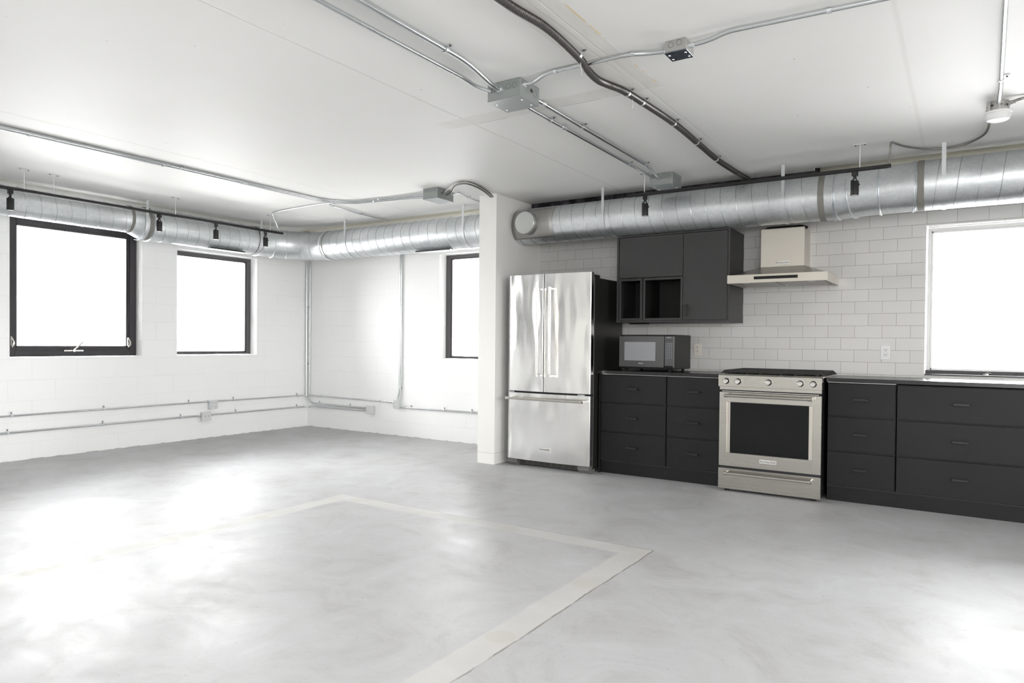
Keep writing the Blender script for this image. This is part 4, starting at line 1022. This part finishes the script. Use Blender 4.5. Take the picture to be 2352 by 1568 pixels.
m = MB(); m.box(RX0-.012, RX1+.012, RY+.06, 6.28, .932, .941, 0, .002); m.build('cooktop', M_steel, t)
m = MB(); m.box(RX0+.02, RX1-.02, RY+.075, 6.24, .941, .944, 0, .001)
for bx_, by_ in ((-1.53, 5.78), (-1.53, 6.10), (-1.275, 5.94), (-1.02, 5.78), (-1.02, 6.10)): m.lathe((bx_, by_, .943), (0, 0, 1), [(0, .045), (.008, .042), (.010, .030), (.015, .030), (.017, .02)], 20)
m.build('burners', M_black, t)
gw = (RX1-RX0+.02)/3
for gi in range(3):
    x0 = RX0-.010+gi*gw+.001; x1 = x0+gw-.002; m = MB()
    y0, y1 = RY+.070, 6.225; zt = .972; nb = 11
    for i in range(nb):
        y = y0+(y1-y0)*i/(nb-1)
        ll = .028 if gi == 0 else 0.0; rl_ = .028 if gi == 2 else 0.0
        h = .010
        prof = [(x0, zt-.024 if ll else zt-.014), (x0+ll, zt), (x1-rl_, zt), (x1, zt-.024 if rl_ else zt-.014), (x1, zt-.032 if rl_ else zt-.018), (x1-rl_, zt-.016), (x0+ll, zt-.016), (x0, zt-.032 if ll else zt-.018)]
        if ll == 0: prof = [q for q in prof if q not in ((x0, zt-.014),)]; prof[0] = (x0, zt)
        m.prism(prof, 'y', y-.0055, y+.0055)
    for x in ((x0+.03 if gi == 0 else x0+.004), (x0+x1)/2-.03, (x0+x1)/2+.03, (x1-.03 if gi == 2 else x1-.004)):
        m.box(x-.005, x+.005, y0, y1, zt-.017, zt-.002, 0, .001)
    m.prism([(y0-.012, zt-.020), (y0-.004, zt-.001), (y0+.012, zt-.001), (y0+.012, zt-.020)], 'x', x0+(.03 if gi == 0 else 0), x1-(.03 if gi == 2 else 0))
    for x in (x0+.05, x1-.05):
        for y in (y0, y1): m.box(x-.008, x+.008, y-.008, y+.008, .941, zt-.012, 0, .001)
    m.build('grate', M_iron, t)

# ---------------------------------------------------------------- hood
t = thing('range_hood', 'stainless chimney hood on the tiles above the cooker', 'range hood', (-1.27, 6.0, 1.67))
hx0, hx1, hy = -1.651, -.889, 5.742
m = MB(); b0, b1_ = 1.676, 1.744
m.box(hx0, hx1, hy, hy+.012, b0, b1_, 0, .001); m.box(hx0, hx0+.010, hy+.01, YK-.001, b0, b1_, 0, .001); m.box(hx1-.010, hx1, hy+.01, YK-.001, b0, b1_, 0, .001)
m.box(hx0+.008, hx1-.008, hy+.010, YK-.001, b0+.012, b0+.020)
m.build('canopy_rim', M_hood, t)
m = MB(); P0 = [(hx0+.012, hy+.014, b1_-.002), (hx1-.012, hy+.014, b1_-.002), (hx1-.012, YK-.001, b1_-.002), (hx0+.012, YK-.001, b1_-.002)]
cx0, cx1, cy = -1.462, -1.117, 6.062
P1 = [(cx0, cy, 1.832), (cx1, cy, 1.832), (cx1, YK-.001, 1.832), (cx0, YK-.001, 1.832)]
m.loft([P0, P1], 0); m.build('sloped_canopy', M_steel, t, smooth=0)
m = MB(); m.box(cx0-.001, cx1+.001, cy, YK-.001, 1.830, 2.150, 0, .0015); ch = m.build('chimney', M_hood, t)
badge(-1.287, cy-.002, 1.862, .108, .030, ch, .0225)
m = MB(); m.box(-1.438, -1.104, hy-.0015, hy+.002, 1.703, 1.727); m.build('control_strip', M_black, t)
m = MB(); m.box(hx0+.04, -1.29, hy+.05, YK-.08, b0+.004, b0+.013, 0, .001); m.box(-1.26, hx1-.04, hy+.05, YK-.08, b0+.004, b0+.013, 0, .001); m.build('grease_filter', M_plate, t)
m = MB(); m.lathe((-1.52, hy+.09, b0+.004), (0, 0, -1), [(-.004, .03), (0, .03), (.001, .026)], 20); m.lathe((-1.02, hy+.09, b0+.004), (0, 0, -1), [(-.004, .03), (0, .03), (.001, .026)], 20); m.build('hood_lamp', M_lens, t)
m = MB(); m.tube(bend([(-1.43, cy+.02, 2.145), (-1.42, cy+.06, 2.165), (-1.15, cy+.06, 2.165), (-1.105, cy+.03, 2.145)], .03), .012, 8); m.build('dark_gasket', M_black, t)

# ---------------------------------------------------------------- microwave
t = thing('microwave_oven', 'black microwave on the worktop beside the fridge', 'microwave', (-2.36, 5.98, .933))
mx0, mx1, my0, my1, mz0, mz1 = -2.617, -2.106, 5.755, 6.20, .953, 1.256
m = MB(); m.box(mx0, mx1, my0+.028, my1, mz0, mz1, 0, .006); m.build('microwave_case', M_black, t)
m = MB(); m.box(mx0+.001, -2.192, my0, my0+.028, mz0+.016, mz1-.012, 0, .003); dd = m.build('microwave_door', M_mglass, t)
m = MB(); m.box(-2.562, -2.270, my0-.0012, my0+.002, 1.027, 1.192); m.build('viewing_window', M_mwin, dd, smooth=0)
m = MB(); Mx = Matrix.Translation((-2.405, my0-.0010, 1.003)) @ Matrix.Rotation(PI/2, 4, 'X'); m.text('Panasonic', .0115, Mx); m.build('maker_name', M_print, dd)
m = MB(); m.box(-2.188, mx1-.002, my0+.001, my0+.028, mz0+.016, mz1-.012, 0, .003); cpn = m.build('keypad_panel', M_mglass, t)
m = MB(); Mx = Matrix.Translation((-2.147, my0-.0002, 1.232)) @ Matrix.Rotation(PI/2, 4, 'X'); m.text('Inverter', .0115, Mx)
m.build('panel_lettering', M_print, cpn)
m = MB(); m.box(-2.182, -2.115, my0-.0002, my0+.002, 1.195, 1.218)
m.build('display', mat('display_grey', (.05, .05, .055), .1), cpn, smooth=0)
m = MB()
for r_ in range(9):
    for c_ in range(3):
        x = -2.170+c_*.0195; z = 1.178-r_*.0155
        m.box(x, x+.0135, my0+.0002, my0+.002, z, z+.0022); m.box(x+.002, x+.010, my0+.0002, my0+.002, z-.0055, z-.0040)
m.build('keypad', M_printd, cpn, smooth=0)
m = MB(); m.box(-2.184, mx1-.006, my0-.004, my0+.002, mz0+.018, mz0+.034, 0, .002); m.build('door_button', M_black, cpn)
for x, y in ((-2.56, my0+.06), (-2.16, my0+.06), (-2.56, my1-.05), (-2.16, my1-.05)):
    m = MB(); m.cyl((x, y, .9325), (x, y, mz0+.002), .013, 14, r2=.016); m.build('foot', M_black, t)
